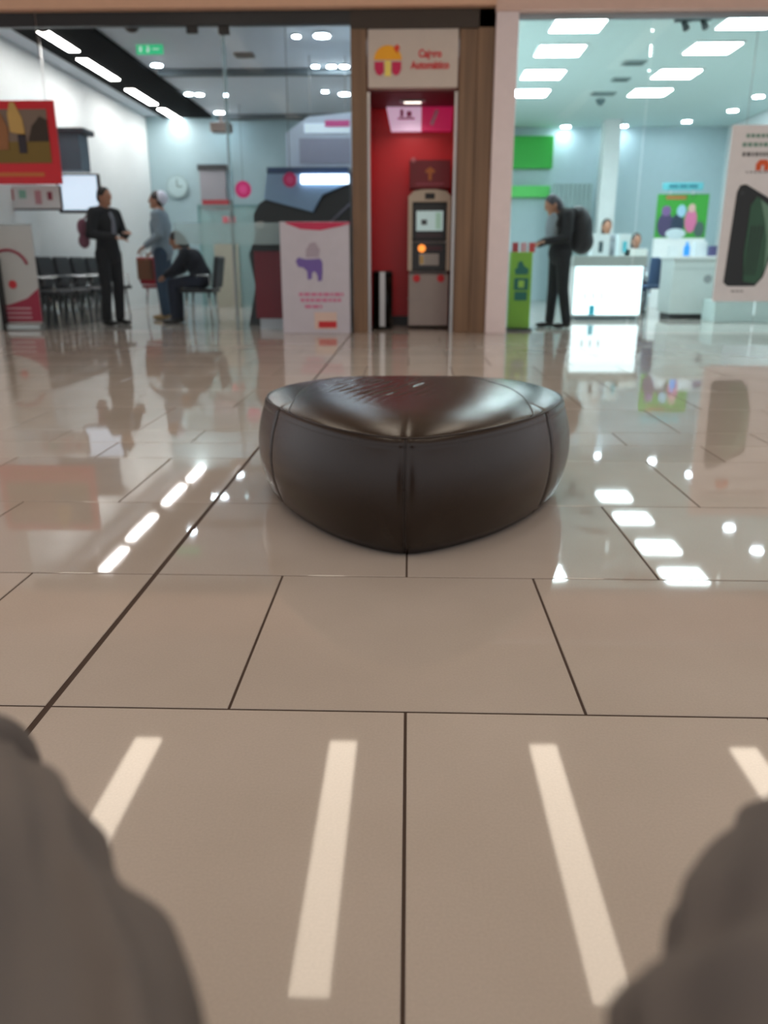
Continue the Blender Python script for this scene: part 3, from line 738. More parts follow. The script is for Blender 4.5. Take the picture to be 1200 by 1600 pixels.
# roll-up banner, lower left
x0, x1, z0, z1 = at3(-60, 352, 48, 515, 10.0)
z0 = 0.0
t = thing('roll_up_banner', 'roll-up banner with magenta circle and magenta foot at the lower left', 'banner', ((x0+x1)/2, 10.0, 0))
M_MAG = mat('banner_magenta', (168, 24, 62), .5); M_BW = mat('banner_white', (206, 198, 196), .5)
m_ = MB().use(M_BW).box(x0, x1, 10.0, 10.01, .08, z1)
cxx = x1-.33; czz = z1-.52
m_.use(M_MAG).prism([(x0, .10), (x1, .10), (x1, .50), (x1-.15, .38), (x1-.4, .30), (x0, .26)][::1], 9.994, 10.0)
for k in range(3): m_.use(mat('banner_text', (214, 160, 170), .5)).box(x0+.2, x1-.12, 9.99, 9.994, .14+k*.055, .16+k*.055)
obj('fabric_panel', m_, None, t, True)
ring = [(cxx+.24*math.cos(a), 9.992, czz+.24*math.sin(a)) for a in [PI*(.1+.9*k/24) for k in range(25)]]
obj('printed_ring', MB().tube(ring, .016, 6), M_MAG, t, True)
obj('printed_dot', MB().disc((cxx+.02, 9.992, czz-.16), .05), M_LRED, t, True)
obj('base_cassette', MB().box(x0, x1, 9.92, 10.08, 0, .08, .015), M_STEEL, t, True)
obj('top_rail', MB().box(x0, x1, 9.99, 10.02, z1, z1+.02), M_STEEL, t, True)
obj('support_pole', MB().cone(((x0+x1)/2, 10.03, .08), ((x0+x1)/2, 10.03, z1), .01, .01, 10), M_STEEL, t, True)

# exit sign and sensors
q0 = aty(234, 77, 11.3)
t = thing('exit_sign', 'green exit sign hanging from the bank ceiling', 'sign', (q0.x, 11.3, q0.z))
M_EX = mat('exit_green', (60, 190, 130), .4, emit=.6, erg=(60, 200, 140))
obj('panel', MB().box(-.17, .17, -.01, .01, -.06, .06, .004), M_EX, t)
m_ = MB(); m_.tube([(-.12, 0, .06), (-.12, 0, 3.42-q0.z)], .004); m_.tube([(.12, 0, .06), (.12, 0, 3.42-q0.z)], .004); obj('hanger', m_, M_DARK, t)
m_ = MB().use(mat('exit_white', (225, 240, 230), .4, emit=.5)); m_.box(-.13, -.10, -.014, -.01, -.03, .03).box(.04, .12, -.014, -.01, -.006, .006); m_.ball((-.02, -.012, .03), (.012, .004, .012)); m_.box(-.035, -.005, -.014, -.01, -.035, .015, rot=(0, .4, 0))
obj('pictogram', m_, None, t)
for px, py, lab in ((205, 42, 'dark dome fitting at the front of the bank ceiling'), (65, 42, 'small dark reddish fitting at the front end of the trough')):
    q = atz(px, py, 3.36)
    m_ = MB().cone((q.x, q.y, 3.35), (q.x, q.y, 3.42), .09, .11, 24); m_.ball((q.x, q.y, 3.35), (.08, .08, .05)); solo('ceiling_sensor', m_, mat('sensor_brown', (60, 44, 40), .4), lab, 'ceiling fitting')
q = aty(346, 200, 15.9)
solo('ceiling_projector', MB().box(q.x-.18, q.x+.18, 15.75, 16.05, q.z-.08, q.z+.08, .02).box(q.x-.02, q.x+.02, 15.88, 15.92, q.z+.08, 3.42), mat('beige_housing', (140, 122, 114), .5), 'small brownish box unit hanging before the rear bank wall', 'ceiling fitting')

# back wall of the bank: clock, notice, doorway panel
q = aty(278, 292, 16.38)
t = thing('wall_clock', 'round pale wall clock on the rear bank wall', 'clock', q)
obj('case', MB().disc((0, -.02, 0), .21, th=.04, n=40), mat('clock_grey', (150, 172, 174), .4), t); obj('dial', MB().disc((0, -.045, 0), .18, th=.01, n=40), mat('clock_dial', (176, 200, 202), .5), t)
obj('hands', MB().box(-.008, .008, -.056, -.05, 0, .13).box(0, .1, -.056, -.05, -.008, .008), M_BLACK, t)
x0, x1, z0, z1 = at3(315, 257, 351, 327, 16.3)
t = thing('wall_notice', 'grey notice with dark top and red foot on the rear bank wall', 'notice', ((x0+x1)/2, 16.3, z0))
obj('panel', MB().use(mat('notice_grey', (150, 146, 152), .6)).box(x0, x1, 16.3, 16.4, z0+.15, z1-.1).use(M_DARK).box(x0-.03, x1+.03, 16.28, 16.4, z1-.1, z1).use(mat('notice_red', (160, 40, 52), .5)).box(x0+.02, x1+.04, 16.29, 16.4, z0, z0+.17), None, t, True)
x0, x1, z0, z1 = at3(320, 320, 408, 478, 15.6)
d = thing('glass_cubicle', 'green-tinted glass cubicle with a beige lower panel at the back of the bank', 'partition', ((x0+x1)/2, 15.6, 0))
obj('glass', MB().box(x0, x1, 15.6, 15.62, 0, z1), glass_mat('green_glass', (.62, .80, .76), .25), d, True)
obj('frame', MB().box(x0-.02, x0+.02, 15.58, 15.64, 0, z1).box(x1-.02, x1+.02, 15.58, 15.64, 0, z1).box(x0, x1, 15.58, 15.64, z1-.03, z1), mat('cubicle_frame', (110, 150, 150), .5), d, True)
a0, a1, c0z, c1z = at3(340, 380, 372, 478, 15.57)
obj('beige_panel', MB().box(a0, a1, 15.56, 15.6, 0, c1z), mat('cubicle_beige', (168, 164, 148), .6), d, True)
a0, a1, c0z, c1z = at3(348, 338, 367, 350, 15.57)
obj('red_sticker', MB().box(a0, a0+.1, 15.585, 15.6, c0z, c1z).box(a1-.1, a1, 15.585, 15.6, c0z, c1z), mat('sticker_red', (200, 100, 110), .5), d, True)
for (px, py, Y, lab) in ((380, 296, 15.3, 'magenta round sign hanging near the beige cubicle'), (453, 281, 10.55, 'magenta round sign in front of the blue canopy')):
    q = aty(px, py, Y); r = .145 if Y > 14 else .085
    t = thing('round_sign', lab, 'sign', q, 0, 'magenta round signs')
    obj('disc', MB().disc((0, 0, 0), r, th=.02, n=36), mat('sign_magenta', (214, 20, 110), .45), t); obj('disc_core', MB().disc((0, -.012, 0), r*.5, th=.008), mat('sign_pink', (232, 70, 140), .45), t)
    obj('hanger', MB().tube([(0, 0, r), (0, 0, 3.42-q.z)], .004), M_DARK, t)

# dark kiosk with slanted blue canopy and a white tube
KY = 10.9
x0, x1, z0, z1 = at3(392, 300, 549, 515, KY)
z0 = 0
k = thing('display_kiosk', 'dark kiosk with slanted blue canopy and bright white tube behind the bear banner', 'kiosk', ((x0+x1)/2, KY, 0))
M_KD = mat('kiosk_black', (26, 26, 30), .4)
m_ = MB().use(M_KD)
kp_ = [aty(*p, KY) for p in ((398, 360), (396, 335), (405, 318), (425, 306), (490, 326), (508, 300), (549, 286))]
m_.prism([(kp_[0].x, 1.1), (x0+.02, .9), (x0+.09, .5), (x0-.02, 0), (x1-.02, 0)]+[(x1-.02, kp_[-1].z)]+[(p.x, p.z) for p in kp_[::-1][1:]], KY, KY+.8)
obj('body', m_, None, k, True)
bl = aty(425, 265, KY); br = aty(548, 268, KY)
m_ = MB().use(mat('canopy_blue', (140, 172, 208), .5))
a = aty(415, 312, KY); b = aty(420, 270, KY); c = aty(545, 272, KY); dd = aty(545, 288, KY); e1 = aty(505, 305, KY); g1 = aty(490, 332, KY)
m_.prism([(a.x, a.z), (g1.x, g1.z), (e1.x, e1.z), (dd.x, dd.z), (c.x, c.z), (b.x, b.z)], KY-.12, KY+.7)
obj('canopy', m_, None, k, True)
m_ = MB().use(mat('canopy_trim', (52, 78, 120), .5)); m_.box(b.x, c.x, KY-.14, KY+.7, b.z-.02, b.z+.05); obj('canopy_edge', m_, None, k, True)
a = aty(470, 280, KY-.15); b = aty(545, 280, KY-.15)
obj('tube_lamp', MB().box(a.x, b.x, KY-.17, KY-.13, a.z-.055, a.z+.055, .01), emis('kiosk_tube', (228, 240, 255), 3.5), k, True)
q = aty(407, 352, KY); obj('headlight', MB().ball((q.x, KY-.01, q.z), (.07, .03, .05)), mat('kiosk_lamp', (190, 180, 176), .2, .4), k, True)
m_ = MB().use(mat('kiosk_strut', (120, 116, 130), .4)); a = aty(548, 318, KY-.03); b = aty(512, 352, KY-.03); m_.tube([a, b], .018); obj('strut', m_, None, k, True)
# white hanging light box
x0, x1, z0, z1 = at3(448, 182, 549, 262, 11.6)
t = thing('hanging_lightbox', 'white hanging box sign with pink lettering strip beside the ATM column', 'sign', ((x0+x1)/2, 11.6, z0))
M_LB = mat('lightbox_white', (196, 208, 222), .4)
m_ = MB().use(M_LB).prism([(x0, z0), (x1, z0), (x1, z1+.05), (x0+.3, z1), (x0, z1-.2)], 11.6, 12.2)
m_.use(mat('lightbox_recess', (160, 162, 180), .5)).box(x0+.18, x1-.02, 11.59, 11.6, z0+.05, z0+.36)
m_.use(mat('lightbox_glow', (220, 234, 244), .5, emit=.3)).box(x0+.25, x1-.02, 11.585, 11.6, z0+.42, z0+.54)
obj('box', m_, None, t, True)
q0, q1 = aty(508, 198, 11.58), aty(546, 188, 11.58)
obj('pink_strip', MB().box(q0.x, q1.x, 11.57, 11.6, q0.z, q1.z), mat('strip_pink', (216, 90, 150), .5), t, True)
m_ = MB(); m_.tube([(x0+.3, 11.9, z1-.05), (x0+.3, 11.9, 3.42)], .006); m_.tube([(x1-.1, 11.9, z1), (x1-.1, 11.9, 3.42)], .006); obj('hanger', m_, M_STEEL, t, True)

# maroon counter and bear banner
x0, x1, z0, z1 = at3(402, 392, 449, 519, 10.25)
t = thing('maroon_cabinet', 'maroon cabinet on a white plinth left of the bear banner', 'cabinet', ((x0+x1)/2, 10.25, 0))
obj('body', MB().box(x0, x1, 10.25, 10.75, .13, z1, .006), mat('cabinet_maroon', (122, 26, 44), .45), t, True)
obj('plinth', MB().box(x0+.04, x1, 10.28, 10.75, 0, .13), mat('plinth_white', (196, 200, 210), .5), t, True)
obj('top', MB().box(x0-.01, x1+.01, 10.23, 10.77, z1, z1+.02), M_DARK, t, True)
x0, x1, z0, z1 = at3(445, 347, 549, 518, 9.74); x1 = min(x1, -.69)
t = thing('promotional_stand', 'grey-white promotional stand printed with a purple bear and pink lettering', 'display stand', ((x0+x1)/2, 9.6, 0))
obj('body', MB().use(mat('stand_white', (198, 196, 208), .5)).box(x0, x1, 9.62, 9.74, 0, z1, .006), None, t, True)
yy = 9.619
def SP(px, py): q = aty(px, py, 9.62); return (q.x, q.z)
m_ = MB().use(mat('stand_magenta', (198, 44, 88), .5)).prism([SP(446, 349), SP(470, 358), SP(500, 360), SP(530, 354), SP(547, 349), SP(547, 347), SP(446, 347)], yy-.004, yy)
obj('top_wave', m_, None, t, True)
bear = [(462, 408), (466, 402), (476, 405), (488, 405), (500, 404), (504, 410), (504, 426), (503, 438), (497, 440), (496, 430), (492, 424), (488, 426), (487, 436), (481, 437), (480, 424), (474, 418), (466, 417)]
obj('bear_print', MB().use(mat('bear_purple', (112, 92, 168), .5)).prism([SP(*p) for p in bear][::-1], yy-.004, yy), None, t, True)
m_ = MB().use(mat('rider_grey', (170, 160, 176), .5)); m_.prism([SP(478, 402), SP(498, 402), SP(500, 390), SP(492, 378), (SP(484, 380)), SP(478, 390)][::-1], yy-.003, yy); obj('rider_print', m_, None, t, True)
M_PK = mat('print_pink_text', (206, 120, 158), .5)
a, b = Vector((*SP(465, 462), 0)), Vector((*SP(538, 462), 0))
for py_, wd in ((460, .26), (469, .24), (479, .10)):      # blurred, unreadable lines of print
    q = aty(502 if wd > .2 else 490, py_, yy); m_ = MB().use(M_PK); x = q.x-wd; random.seed(py_)
    while x < q.x+wd: e_ = min(x+random.uniform(.03, .08), q.x+wd); m_.box(x, e_, yy-.004, yy, q.z-.018, q.z+.018); x = e_+.014
    obj('printed_line', m_, None, t, True)
m_ = MB().use(mat('stamp_beige', (220, 196, 186), .5)); a = SP(492, 514); b = SP(526, 488); m_.box(a[0], b[0], yy-.004, yy, a[1], b[1]); m_.use(mat('stamp_red', (200, 40, 50), .5)); a = SP(498, 512); b = SP(526, 502); m_.box(a[0], b[0], yy-.007, yy-.003, a[1], b[1])
obj('stamp_print', m_, None, t, True)

# ------------------------------------------------------------------ right shop
x0, x1, z0, z1 = at3(790, 212, 866, 263, 18.3)
solo('green_wall_panel', MB().box(1.15, x1, 18.3, 18.5, z0, z1, .01), mat('vivid_green', (44, 178, 60), .5), 'vivid green square panel high on the rear wall beside the pillar', 'wall panel')
x0, x1, z0, z1 = at3(790, 290, 860, 308, 18.3)
solo('green_wall_band', MB().box(1.15, x1, 18.32, 18.5, z0, z1, .01), mat('light_green', (96, 216, 104), .5), 'lighter green band below the vivid green wall panel', 'wall panel')
# fluted partition behind
mbp = MB().use(mat('fluted_grey', (150, 172, 172), .5))
for i in range(9):
    q = aty(866+i*7, 300, 17.9); mbp.box(q.x-.035, q.x+.035, 17.85, 17.95, 0, 2.35)
solo('slatted_screen', mbp, None, 'grey vertical slat screen at the back of the green shop', 'screen')
mbp = MB().use(M_WHITE); a = aty(955, 300, 17.6); mbp.box(a.x-.25, a.x+.08, 17.5, 17.8, 0, 3.5); struct('wall_column', mbp, None)
# green product stand
x0, x1, z0, z1 = at3(794, 394, 834, 519, 10.05)
t = thing('green_stand', 'green upright stand with dark teal icons beside the pink pillar', 'display stand', ((x0+x1)/2, 10.15, 0))
obj('panel', MB().box(x0, x1, 10.1, 10.28, .03, z1, .008), mat('stand_green', (128, 176, 58), .5), t, True)
obj('foot', MB().box(x0-.02, x1+.02, 10.0, 10.34, 0, .03, .004), M_DARK, t, True)
M_TL = mat('icon_teal', (28, 104, 92), .5); cx_ = (x0+x1)/2
m_ = MB().use(M_TL); m_.prism([(cx_-.07, .66), (cx_+.08, .66), (cx_+.09, .72), (cx_+.03, .76), (cx_, .82), (cx_-.04, .80), (cx_-.05, .74), (cx_-.08, .72)], 10.092, 10.1)
m_.box(cx_-.08, cx_+.09, 10.092, 10.1, .48, .62, .004); m_.box(cx_-.07, cx_+.08, 10.092, 10.1, .36, .46)
m_.use(mat('stand_light_green', (160, 204, 84), .5)).box(cx_-.03, cx_+.04, 10.088, 10.092, .51, .59)
obj('icons', m_, None, t, True)
for i, col in enumerate(((170, 60, 70), (206, 150, 160), (190, 60, 60))):
    solo('leaflet', MB().box(x0+.02+i*.1, x0+.09+i*.1, 10.16, 10.2, z1, z1+.11, rot=(-.1, 0, 0)), mat('leaflet_%d' % i, col, .6), 'small %s leaflet standing on the green stand' % ['dark red', 'pale pink', 'bright red'][i], 'leaflet', 'leaflets on the green stand')

# standing person with backpack
q = atz(868, 512)
p3 = person('person in black with grey hooded top and black backpack, standing head bowed', (q.x, q.y, 0), -PI*.42, 1.66,
       dict(head=(0, -.15, 1.53), neck=(0, -.05, 1.42), chest=(0, 0, 1.24), haL=(.12, -.26, 1.08), haR=(-.10, -.27, 1.05), elL=(.25, -.04, 1.12), elR=(-.25, -.04, 1.12), anL=(.10, .10, .09), knL=(.11, .02, .5), anR=(-.12, -.04, .09)),
       dict(legs=fabric('black_trouser_cloth', (20, 22, 28)), top=fabric('black_jacket_cloth', (22, 23, 28)), topname='jacket', length=.9, long=True, hairmat=mat('ash_hair', (62, 62, 72), .6), tilt=.45))
m_ = MB(); m_.ball((0, .24, 1.18), (.19, .16, .27)); m_.ball((0, .29, 1.05), (.17, .13, .16)); m_.ball((0, .20, 1.36), (.15, .12, .11))
remesh(obj('backpack', m_, mat('backpack_nylon', (26, 28, 34), .6), p3), .012, 4)
m_ = MB()
for s in (-1, 1): m_.chain([(s*.12, .12, 1.42), (s*.13, -.06, 1.42), (s*.14, -.13, 1.25), (s*.16, .05, 1.02)], [.018]*4)
remesh(obj('backpack_strap', m_, M_BLACK, p3), .008, 2)
m_ = MB(); m_.ball((0, -.13, 1.20), (.13, .07, .20)); obj('scarf_front', m_, fabric('grey_hoodie', (128, 138, 146)), p3)

# lit reception counter
x0, x1, z0, z1 = at3(889, 400, 1007, 500, 12.0)
t = thing('lit_counter', 'glowing white reception counter with grey top', 'counter', ((x0+x1)/2, 12.3, 0))
M_GLOW = mat('counter_glow', (236, 248, 250), .3, emit=1.6, erg=(228, 246, 252))
obj('body', MB().box(x0+.05, x1, 12.03, 12.6, .06, z1-.14), M_WHITE, t, True)
obj('lit_front', MB().box(x0+.05, x1, 12.0, 12.03, .08, z1-.14, .004), M_GLOW, t, True)
obj('worktop', MB().box(x0, x1+.03, 11.93, 12.66, z1-.14, z1, .006), mat('counter_top_grey', (158, 166, 162), .5), t, True)
obj('plinth', MB().box(x0+.1, x1-.03, 12.05, 12.55, 0, .06), mat('plinth_grey', (96, 112, 116), .5), t, True)
m_ = MB().use(mat('print_cyan', (60, 190, 214), .5)); a = aty(925, 488, 12.0); m_.box(a.x-.05, a.x+.03, 11.994, 12.0, a.z-.04, a.z+.10)
m_.use(mat('print_greymark', (150, 170, 176), .5))
for i in range(3): a = aty(914+i*13, 463, 12.0); m_.box(a.x-.012, a.x+.012, 11.994, 12.0, a.z-.05, a.z+.05)
obj('printed_marks', m_, None, t, True)
ztop = z1
for i, (px, pw, hh, col, lab) in enumerate(((935, 26, .30, (226, 236, 238), 'larger white phone box on the lit counter'), (972, 17, .30, (222, 234, 236), 'white box with a cyan stripe on the lit counter'), (990, 34, .10, (238, 244, 240), 'low white tray at the right end of the lit counter'))):
    a = aty(px, 400, 12.2); hw = pw/2/1250*11.9
    t2 = thing('product_box', lab, 'box', (a.x, 12.2, ztop))
    obj('box', MB().box(-hw, hw, -.1, .1, 0, hh, .003), mat('box_white_%d' % i, col, .5), t2)
    if i < 2: obj('print', MB().box(-.03, .03, -.104, -.1, .05, .2), mat('box_print_%d' % i, (70, 90, 96) if i == 0 else (90, 200, 216), .5), t2)
# staff heads behind the counter
def bust_person(label, px, py, Y, H, topc, rz=0):
    q = aty(px, py, Y)
    hz = q.z  # head centre height
    return person(label, (q.x, Y, 0), rz, 1.64, dict(head=(0, -.10, hz*1.72/1.64), neck=(0, -.03, hz*1.72/1.64-.13), chest=(0, .02, hz*1.72/1.64-.32), waist=(0, .06, hz*1.72/1.64-.5), hip=(0, .08, .50),
        shL=(.18, 0, hz*1.72/1.64-.20), shR=(-.18, 0, hz*1.72/1.64-.20), elL=(.24, -.1, .62), elR=(-.24, -.1, .62), haL=(.12, -.28, .70), haR=(-.12, -.28, .70),
        hpL=(.10, .04, .50), hpR=(-.10, .04, .50), knL=(.12, -.36, .50), knR=(-.12, -.36, .50), anL=(.12, -.34, .09), anR=(-.12, -.34, .09)),
        dict(legs=fabric('staff_trousers', (40, 44, 60)), top=topc, topname='shirt', long=True))
stool_m = mat('stool_grey', (90, 100, 104), .5)
for px, py, Y, lab, sl in ((992, 376, 13.95, 'seated staff member with dark hair at the right end of the lit counter', 'stool under the staff member at the counter end'), (946, 354, 13.5, 'staff member whose dark head rises behind the white boxes', 'stool under the staff member behind the boxes')):
    bust_person(lab, px, py, Y, 1.6, fabric('staff_shirt', (150, 160, 166)))
    q = aty(px, py, Y); ts = thing('stool', sl, 'stool', (q.x, Y+.08, 0)); obj('seat', MB().cone((0, 0, .34), (0, 0, .38), .18, .18, 28), stool_m, ts); obj('stem', MB().cone((0, 0, .02), (0, 0, .34), .03, .03, 12), M_CHROME, ts); obj('base', MB().cone((0, 0, 0), (0, 0, .02), .2, .2, 28), M_CHROME, ts)

# blue chair right of the lit counter
q = aty(1026, 470, 13.15); q.z = 0
bch = wait_chair('navy blue visitor chair right of the lit counter', (q.x, q.y, 0), PI, mat('blue_chair_fabric', (60, 86, 122), .7), 'visitor chairs in the green shop')
for ch in bch.children:
    if ch.name.startswith('backrest'): ch.scale = (1, 1, 1)
# white side counter with small items
x0, x1, z0, z1 = at3(1044, 400, 1146, 500, 12.2)
t = thing('white_counter', 'plain white service counter on a dark plinth near the phone poster', 'counter', ((x0+x1)/2, 12.5, 0))
obj('body', MB().box(x0, x1, 12.2, 12.8, .08, z1-.04), mat('counter_white', (206, 216, 214), .5), t, True)
obj('worktop', MB().box(x0-.02, x1+.02, 12.17, 12.83, z1-.04, z1, .004), M_WHITE, t, True); obj('plinth', MB().box(x0+.03, x1-.1, 12.25, 12.75, 0, .08), M_DARK, t, True)
obj('panel_joint', MB().box(x0, x1, 12.195, 12.2, z1-.18, z1-.17), mat('joint_grey', (170, 184, 184), .5), t, True)
a = aty(1106, 436, 12.19); obj('cable_port', MB().disc((a.x, 12.195, a.z), .06, th=.01), mat('port_grey', (150, 156, 158), .5), t, True)
ztop = z1
a = aty(1072, 400, 12.4); tb = thing('blue_bottle', 'bright blue bottle on the white service counter', 'bottle', (a.x, 12.4, ztop))
obj('body', MB().cone((0, 0, 0), (0, 0, .13), .045, .045, 20).cone((0, 0, .13), (0, 0, .16), .045, .018, 20), mat('bottle_blue', (30, 150, 240), .3), tb); obj('cap', MB().cone((0, 0, .16), (0, 0, .20), .02, .02, 16), mat('bottle_cap', (60, 170, 240), .4), tb)
for px, w_, h_, Y, col, lab in ((1050, .06, .15, 12.45, (226, 232, 234), 'white carton left of the blue bottle'), (1092, .09, .20, 12.5, (222, 230, 232), 'tall white carton right of the blue bottle'), (1112, .05, .14, 12.4, (80, 76, 120), 'small violet carton nearest the phone poster')):
    a = aty(px, 400, Y); solo('carton', MB().box(a.x-w_, a.x+w_, Y-.05, Y+.05, ztop, ztop+h_, .004), mat('carton_%d' % px, col, .5), lab, 'box', 'cartons on the white service counter')
# second low counter behind poster, right
x0, x1, z0, z1 = at3(1118, 470, 1215, 508, 11.4)
solo('low_display_base', MB().box(x0, x1+.6, 11.5, 12.0, 0, z1, .01), mat('display_base_pale', (190, 208, 206), .5), 'low pale display base at the right edge under the phone poster', 'display base')

# picture wall of people, teal sign
x0, x1, z0, z1 = at3(1020, 303, 1109, 402, 15.5)
t = thing('people_poster', 'green lit picture of several people on a white stand at the back', 'poster', ((x0+x1)/2, 15.5, 0))
z0 = aty(1060, 372, 15.5).z
obj('board', MB().use(mat('picture_green', (48, 140, 46), .5, emit=.25)).box(x0, x1, 15.5, 15.56, z0, z1), None, t, True)
obj('lower_panel', MB().box(x0, x1, 15.5, 15.6, 0, z0), M_WHITE, t, True)
m_ = MB()
def blob(cx, cz, rx, rz_, col, lift=0.0):
    m_.use(mat('pic_%d_%d_%d' % col, col, .5)); m_.prism([(cx+rx*math.cos(2*PI*k/20), cz+rz_*math.sin(2*PI*k/20)) for k in range(20)], 15.49-lift, 15.5)
W = x1-x0; Hh = z1-z0
for (u, v, ru, rv, col, lf) in ((.18, .30, .16, .28, (70, 60, 96), 0), (.18, .62, .09, .12, (120, 90, 140), .002), (.42, .30, .13, .26, (36, 54, 74), .001), (.48, .62, .09, .14, (150, 190, 210), .003),
                                (.68, .40, .12, .28, (206, 110, 150), .002), (.68, .68, .07, .10, (210, 170, 160), .004), (.40, .1, .2, .12, (200, 216, 220), .005), (.86, .2, .1, .18, (70, 96, 90), .003)):
    blob(x0+u*W, z0+v*Hh, ru*W, rv*Hh, col, lf)
m_.use(mat('pic_caption', (170, 110, 60), .5)).box(x0+.15*W, x0+.55*W, 15.49, 15.5, z0+.88*Hh, z0+.96*Hh)
obj('people_print', m_, None, t, True)
x0, x1, z0, z1 = at3(1036, 285, 1100, 297, 15.45)
t = thing('teal_header_sign', 'teal strip sign above the green picture of people', 'sign', ((x0+x1)/2, 15.45, z0))
obj('panel', MB().box(x0, x1, 15.45, 15.5, z0, z1), mat('sign_teal', (96, 182, 192), .5), t, True)
obj('printed_line', MB().use(mat('teal_dark_text', (40, 110, 124), .5)).box(x0+.1, x0+.26, 15.444, 15.45, z0+.04, z1-.04).box(x0+.29, x0+.42, 15.444, 15.45, z0+.04, z1-.04).box(x0+.45, x1-.1, 15.444, 15.45, z0+.04, z1-.04), None, t, True)
for xx in (x0+.15, x1-.15): obj('bracket', MB().box(xx-.015, xx+.015, 15.5, 15.53, z0-.14, z1), M_WHITE, t, True)
# ceiling fittings near glass (dark marks), wall shelf line
for px, py, lab in ((1068, 35, 'dark track fitting at the front of the green shop ceiling'), (1098, 33, 'second small dark fitting beside the near right panel')):
    q = atz(px, py, 3.46); m_ = MB().box(q.x-.1, q.x+.1, q.y-.05, q.y+.05, 3.47, 3.5, .004); m_.cone((q.x, q.y, 3.47), (q.x+.03, q.y-.04, 3.38), .03, .04, 16)
    solo('track_spot', m_, mat('fitting_grey', (70, 84, 88), .5), lab, 'ceiling fitting', 'track fittings in the green shop')
q = atz(888, 214, 3.3); solo('security_camera', MB().ball((q.x, 15.5, 3.46), (.06, .06, .06)).cone((q.x, 15.5, 3.46), (q.x, 15.5, 3.5), .08, .08, 24), mat('camera_dark', (96, 120, 124), .4), 'grey dome camera under the green shop ceiling near the green panel', 'security camera')

# large phone poster hanging at the right
PY_ = 9.70
def PX(px, py): q = aty(px, py, PY_); return (q.x, q.z)
TL, BL = PX(1141, 195), PX(1114, 471)
x0 = PX(1133, 300)[0]; x1 = x0+1.05; z0, z1 = BL[1], TL[1]
t = thing('phone_poster', 'large white hanging poster of a black phone with a green screen', 'poster', ((x0+x1)/2, PY_, z0))
obj('board', MB().box(x0, x1, PY_, PY_+.02, z0, z1, .003), mat('poster_offwhite', (236, 234, 236), .5), t, True)
for xx in (x0+.15, x1-.15): obj('hanging_wire', MB().tube([(xx, PY_+.01, z1), (xx, PY_+.01, 3.36)], .003), M_STEEL, t, True)
def rrect(xa, xb, za, zb, r, n=8):
    pts = []
    for (cx_, cz_, a0) in ((xb-r, za+r, -PI/2), (xb-r, zb-r, 0), (xa+r, zb-r, PI/2), (xa+r, za+r, PI)):
        for k in range(n+1): a = a0+PI/2*k/n; pts.append((cx_+r*math.cos(a), cz_+r*math.sin(a)))
    return pts
pa = PX(1145, 447); pb = PX(1154, 288)
ph0 = x0+.10; zb_, zt_ = pa[1], pb[1]
# phone in three-quarter view: dark body then the curved screen
m_ = MB().use(mat('phone_black', (20, 26, 26), .3)).prism([(ph0, zb_+.04), (ph0+.05, zb_), (ph0+.36, zb_), (ph0+.44, zb_+.10), (ph0+.50, zb_+.35), (ph0+.50, zt_-.2), (ph0+.12, zt_), (ph0+.06, zt_-.01), (ph0+.03, zt_-.08)], PY_-.006, PY_)
obj('phone_body_print', m_, None, t, True)
m_ = MB().use(mat('phone_green', (44, 92, 66), .3))
scr = [(ph0+.36, zb_+.03), (ph0+.42, zb_+.10), (ph0+.48, zb_+.4), (ph0+.50, zt_-.28), (ph0+.26, zt_-.13), (ph0+.20, zt_-.22), (ph0+.19, zb_+.35), (ph0+.22, zb_+.05)]
m_.prism(scr, PY_-.012, PY_-.006)
m_.use(mat('phone_pale_green', (110, 150, 128), .3)).prism([(ph0+.44, zb_+.15), (ph0+.48, zb_+.4), (ph0+.50, zt_-.30), (ph0+.30, zt_-.16), (ph0+.38, zt_-.4), (ph0+.42, zb_+.5)], PY_-.016, PY_-.012)
m_.use(mat('phone_deep_green', (18, 48, 34), .3))
for k in range(4): m_.prism([(ph0+.22+.035*k, zb_+.12), (ph0+.235+.035*k, zb_+.12), (ph0+.25+.04*k, zt_-.45), (ph0+.23+.04*k, zt_-.42)], PY_-.014, PY_-.011)
obj('phone_screen_print', m_, None, t, True)
obj('camera_dot', MB().disc((ph0+.085, PY_-.008, zt_-.09), .018), mat('lens_dark', (60, 66, 66), .2), t, True)
q = aty(1192, 258, PY_-.004)
obj('orange_mark', MB().use(mat('logo_orange', (226, 96, 44), .5)).prism([(q.x-.07, q.z-.055), (q.x-.075, q.z+.01), (q.x-.04, q.z+.055), (q.x+.04, q.z+.055), (q.x+.075, q.z+.01), (q.x+.07, q.z-.055), (q.x+.02, q.z-.055), (q.x+.015, q.z), (q.x-.015, q.z), (q.x-.02, q.z-.055)], PY_-.008, PY_), None, t, True)
m_ = MB().use(mat('text_greengrey', (120, 160, 146), .5))
def bars(row_y, xs0, xs1, hh):
    z = aty(1180, row_y, PY_).z; x = xs0
    while x < xs1:
        wd = random.uniform(.02, .05); m_.box(x, min(x+wd, xs1), PY_-.005, PY_, z-hh/2, z+hh/2); x += wd+.015
bars(212, x0+.16, x1-.16, .035); bars(226, x0+.13, x1-.13, .04)
m_.use(mat('text_darkgrey', (110, 110, 112), .5)); bars(241, x0+.14, x1-.14, .04); bars(269, x0+.2, x1-.2, .012); bars(455, x0+.2, x0+.34, .015)
obj('text_print', m_, None, t, True)

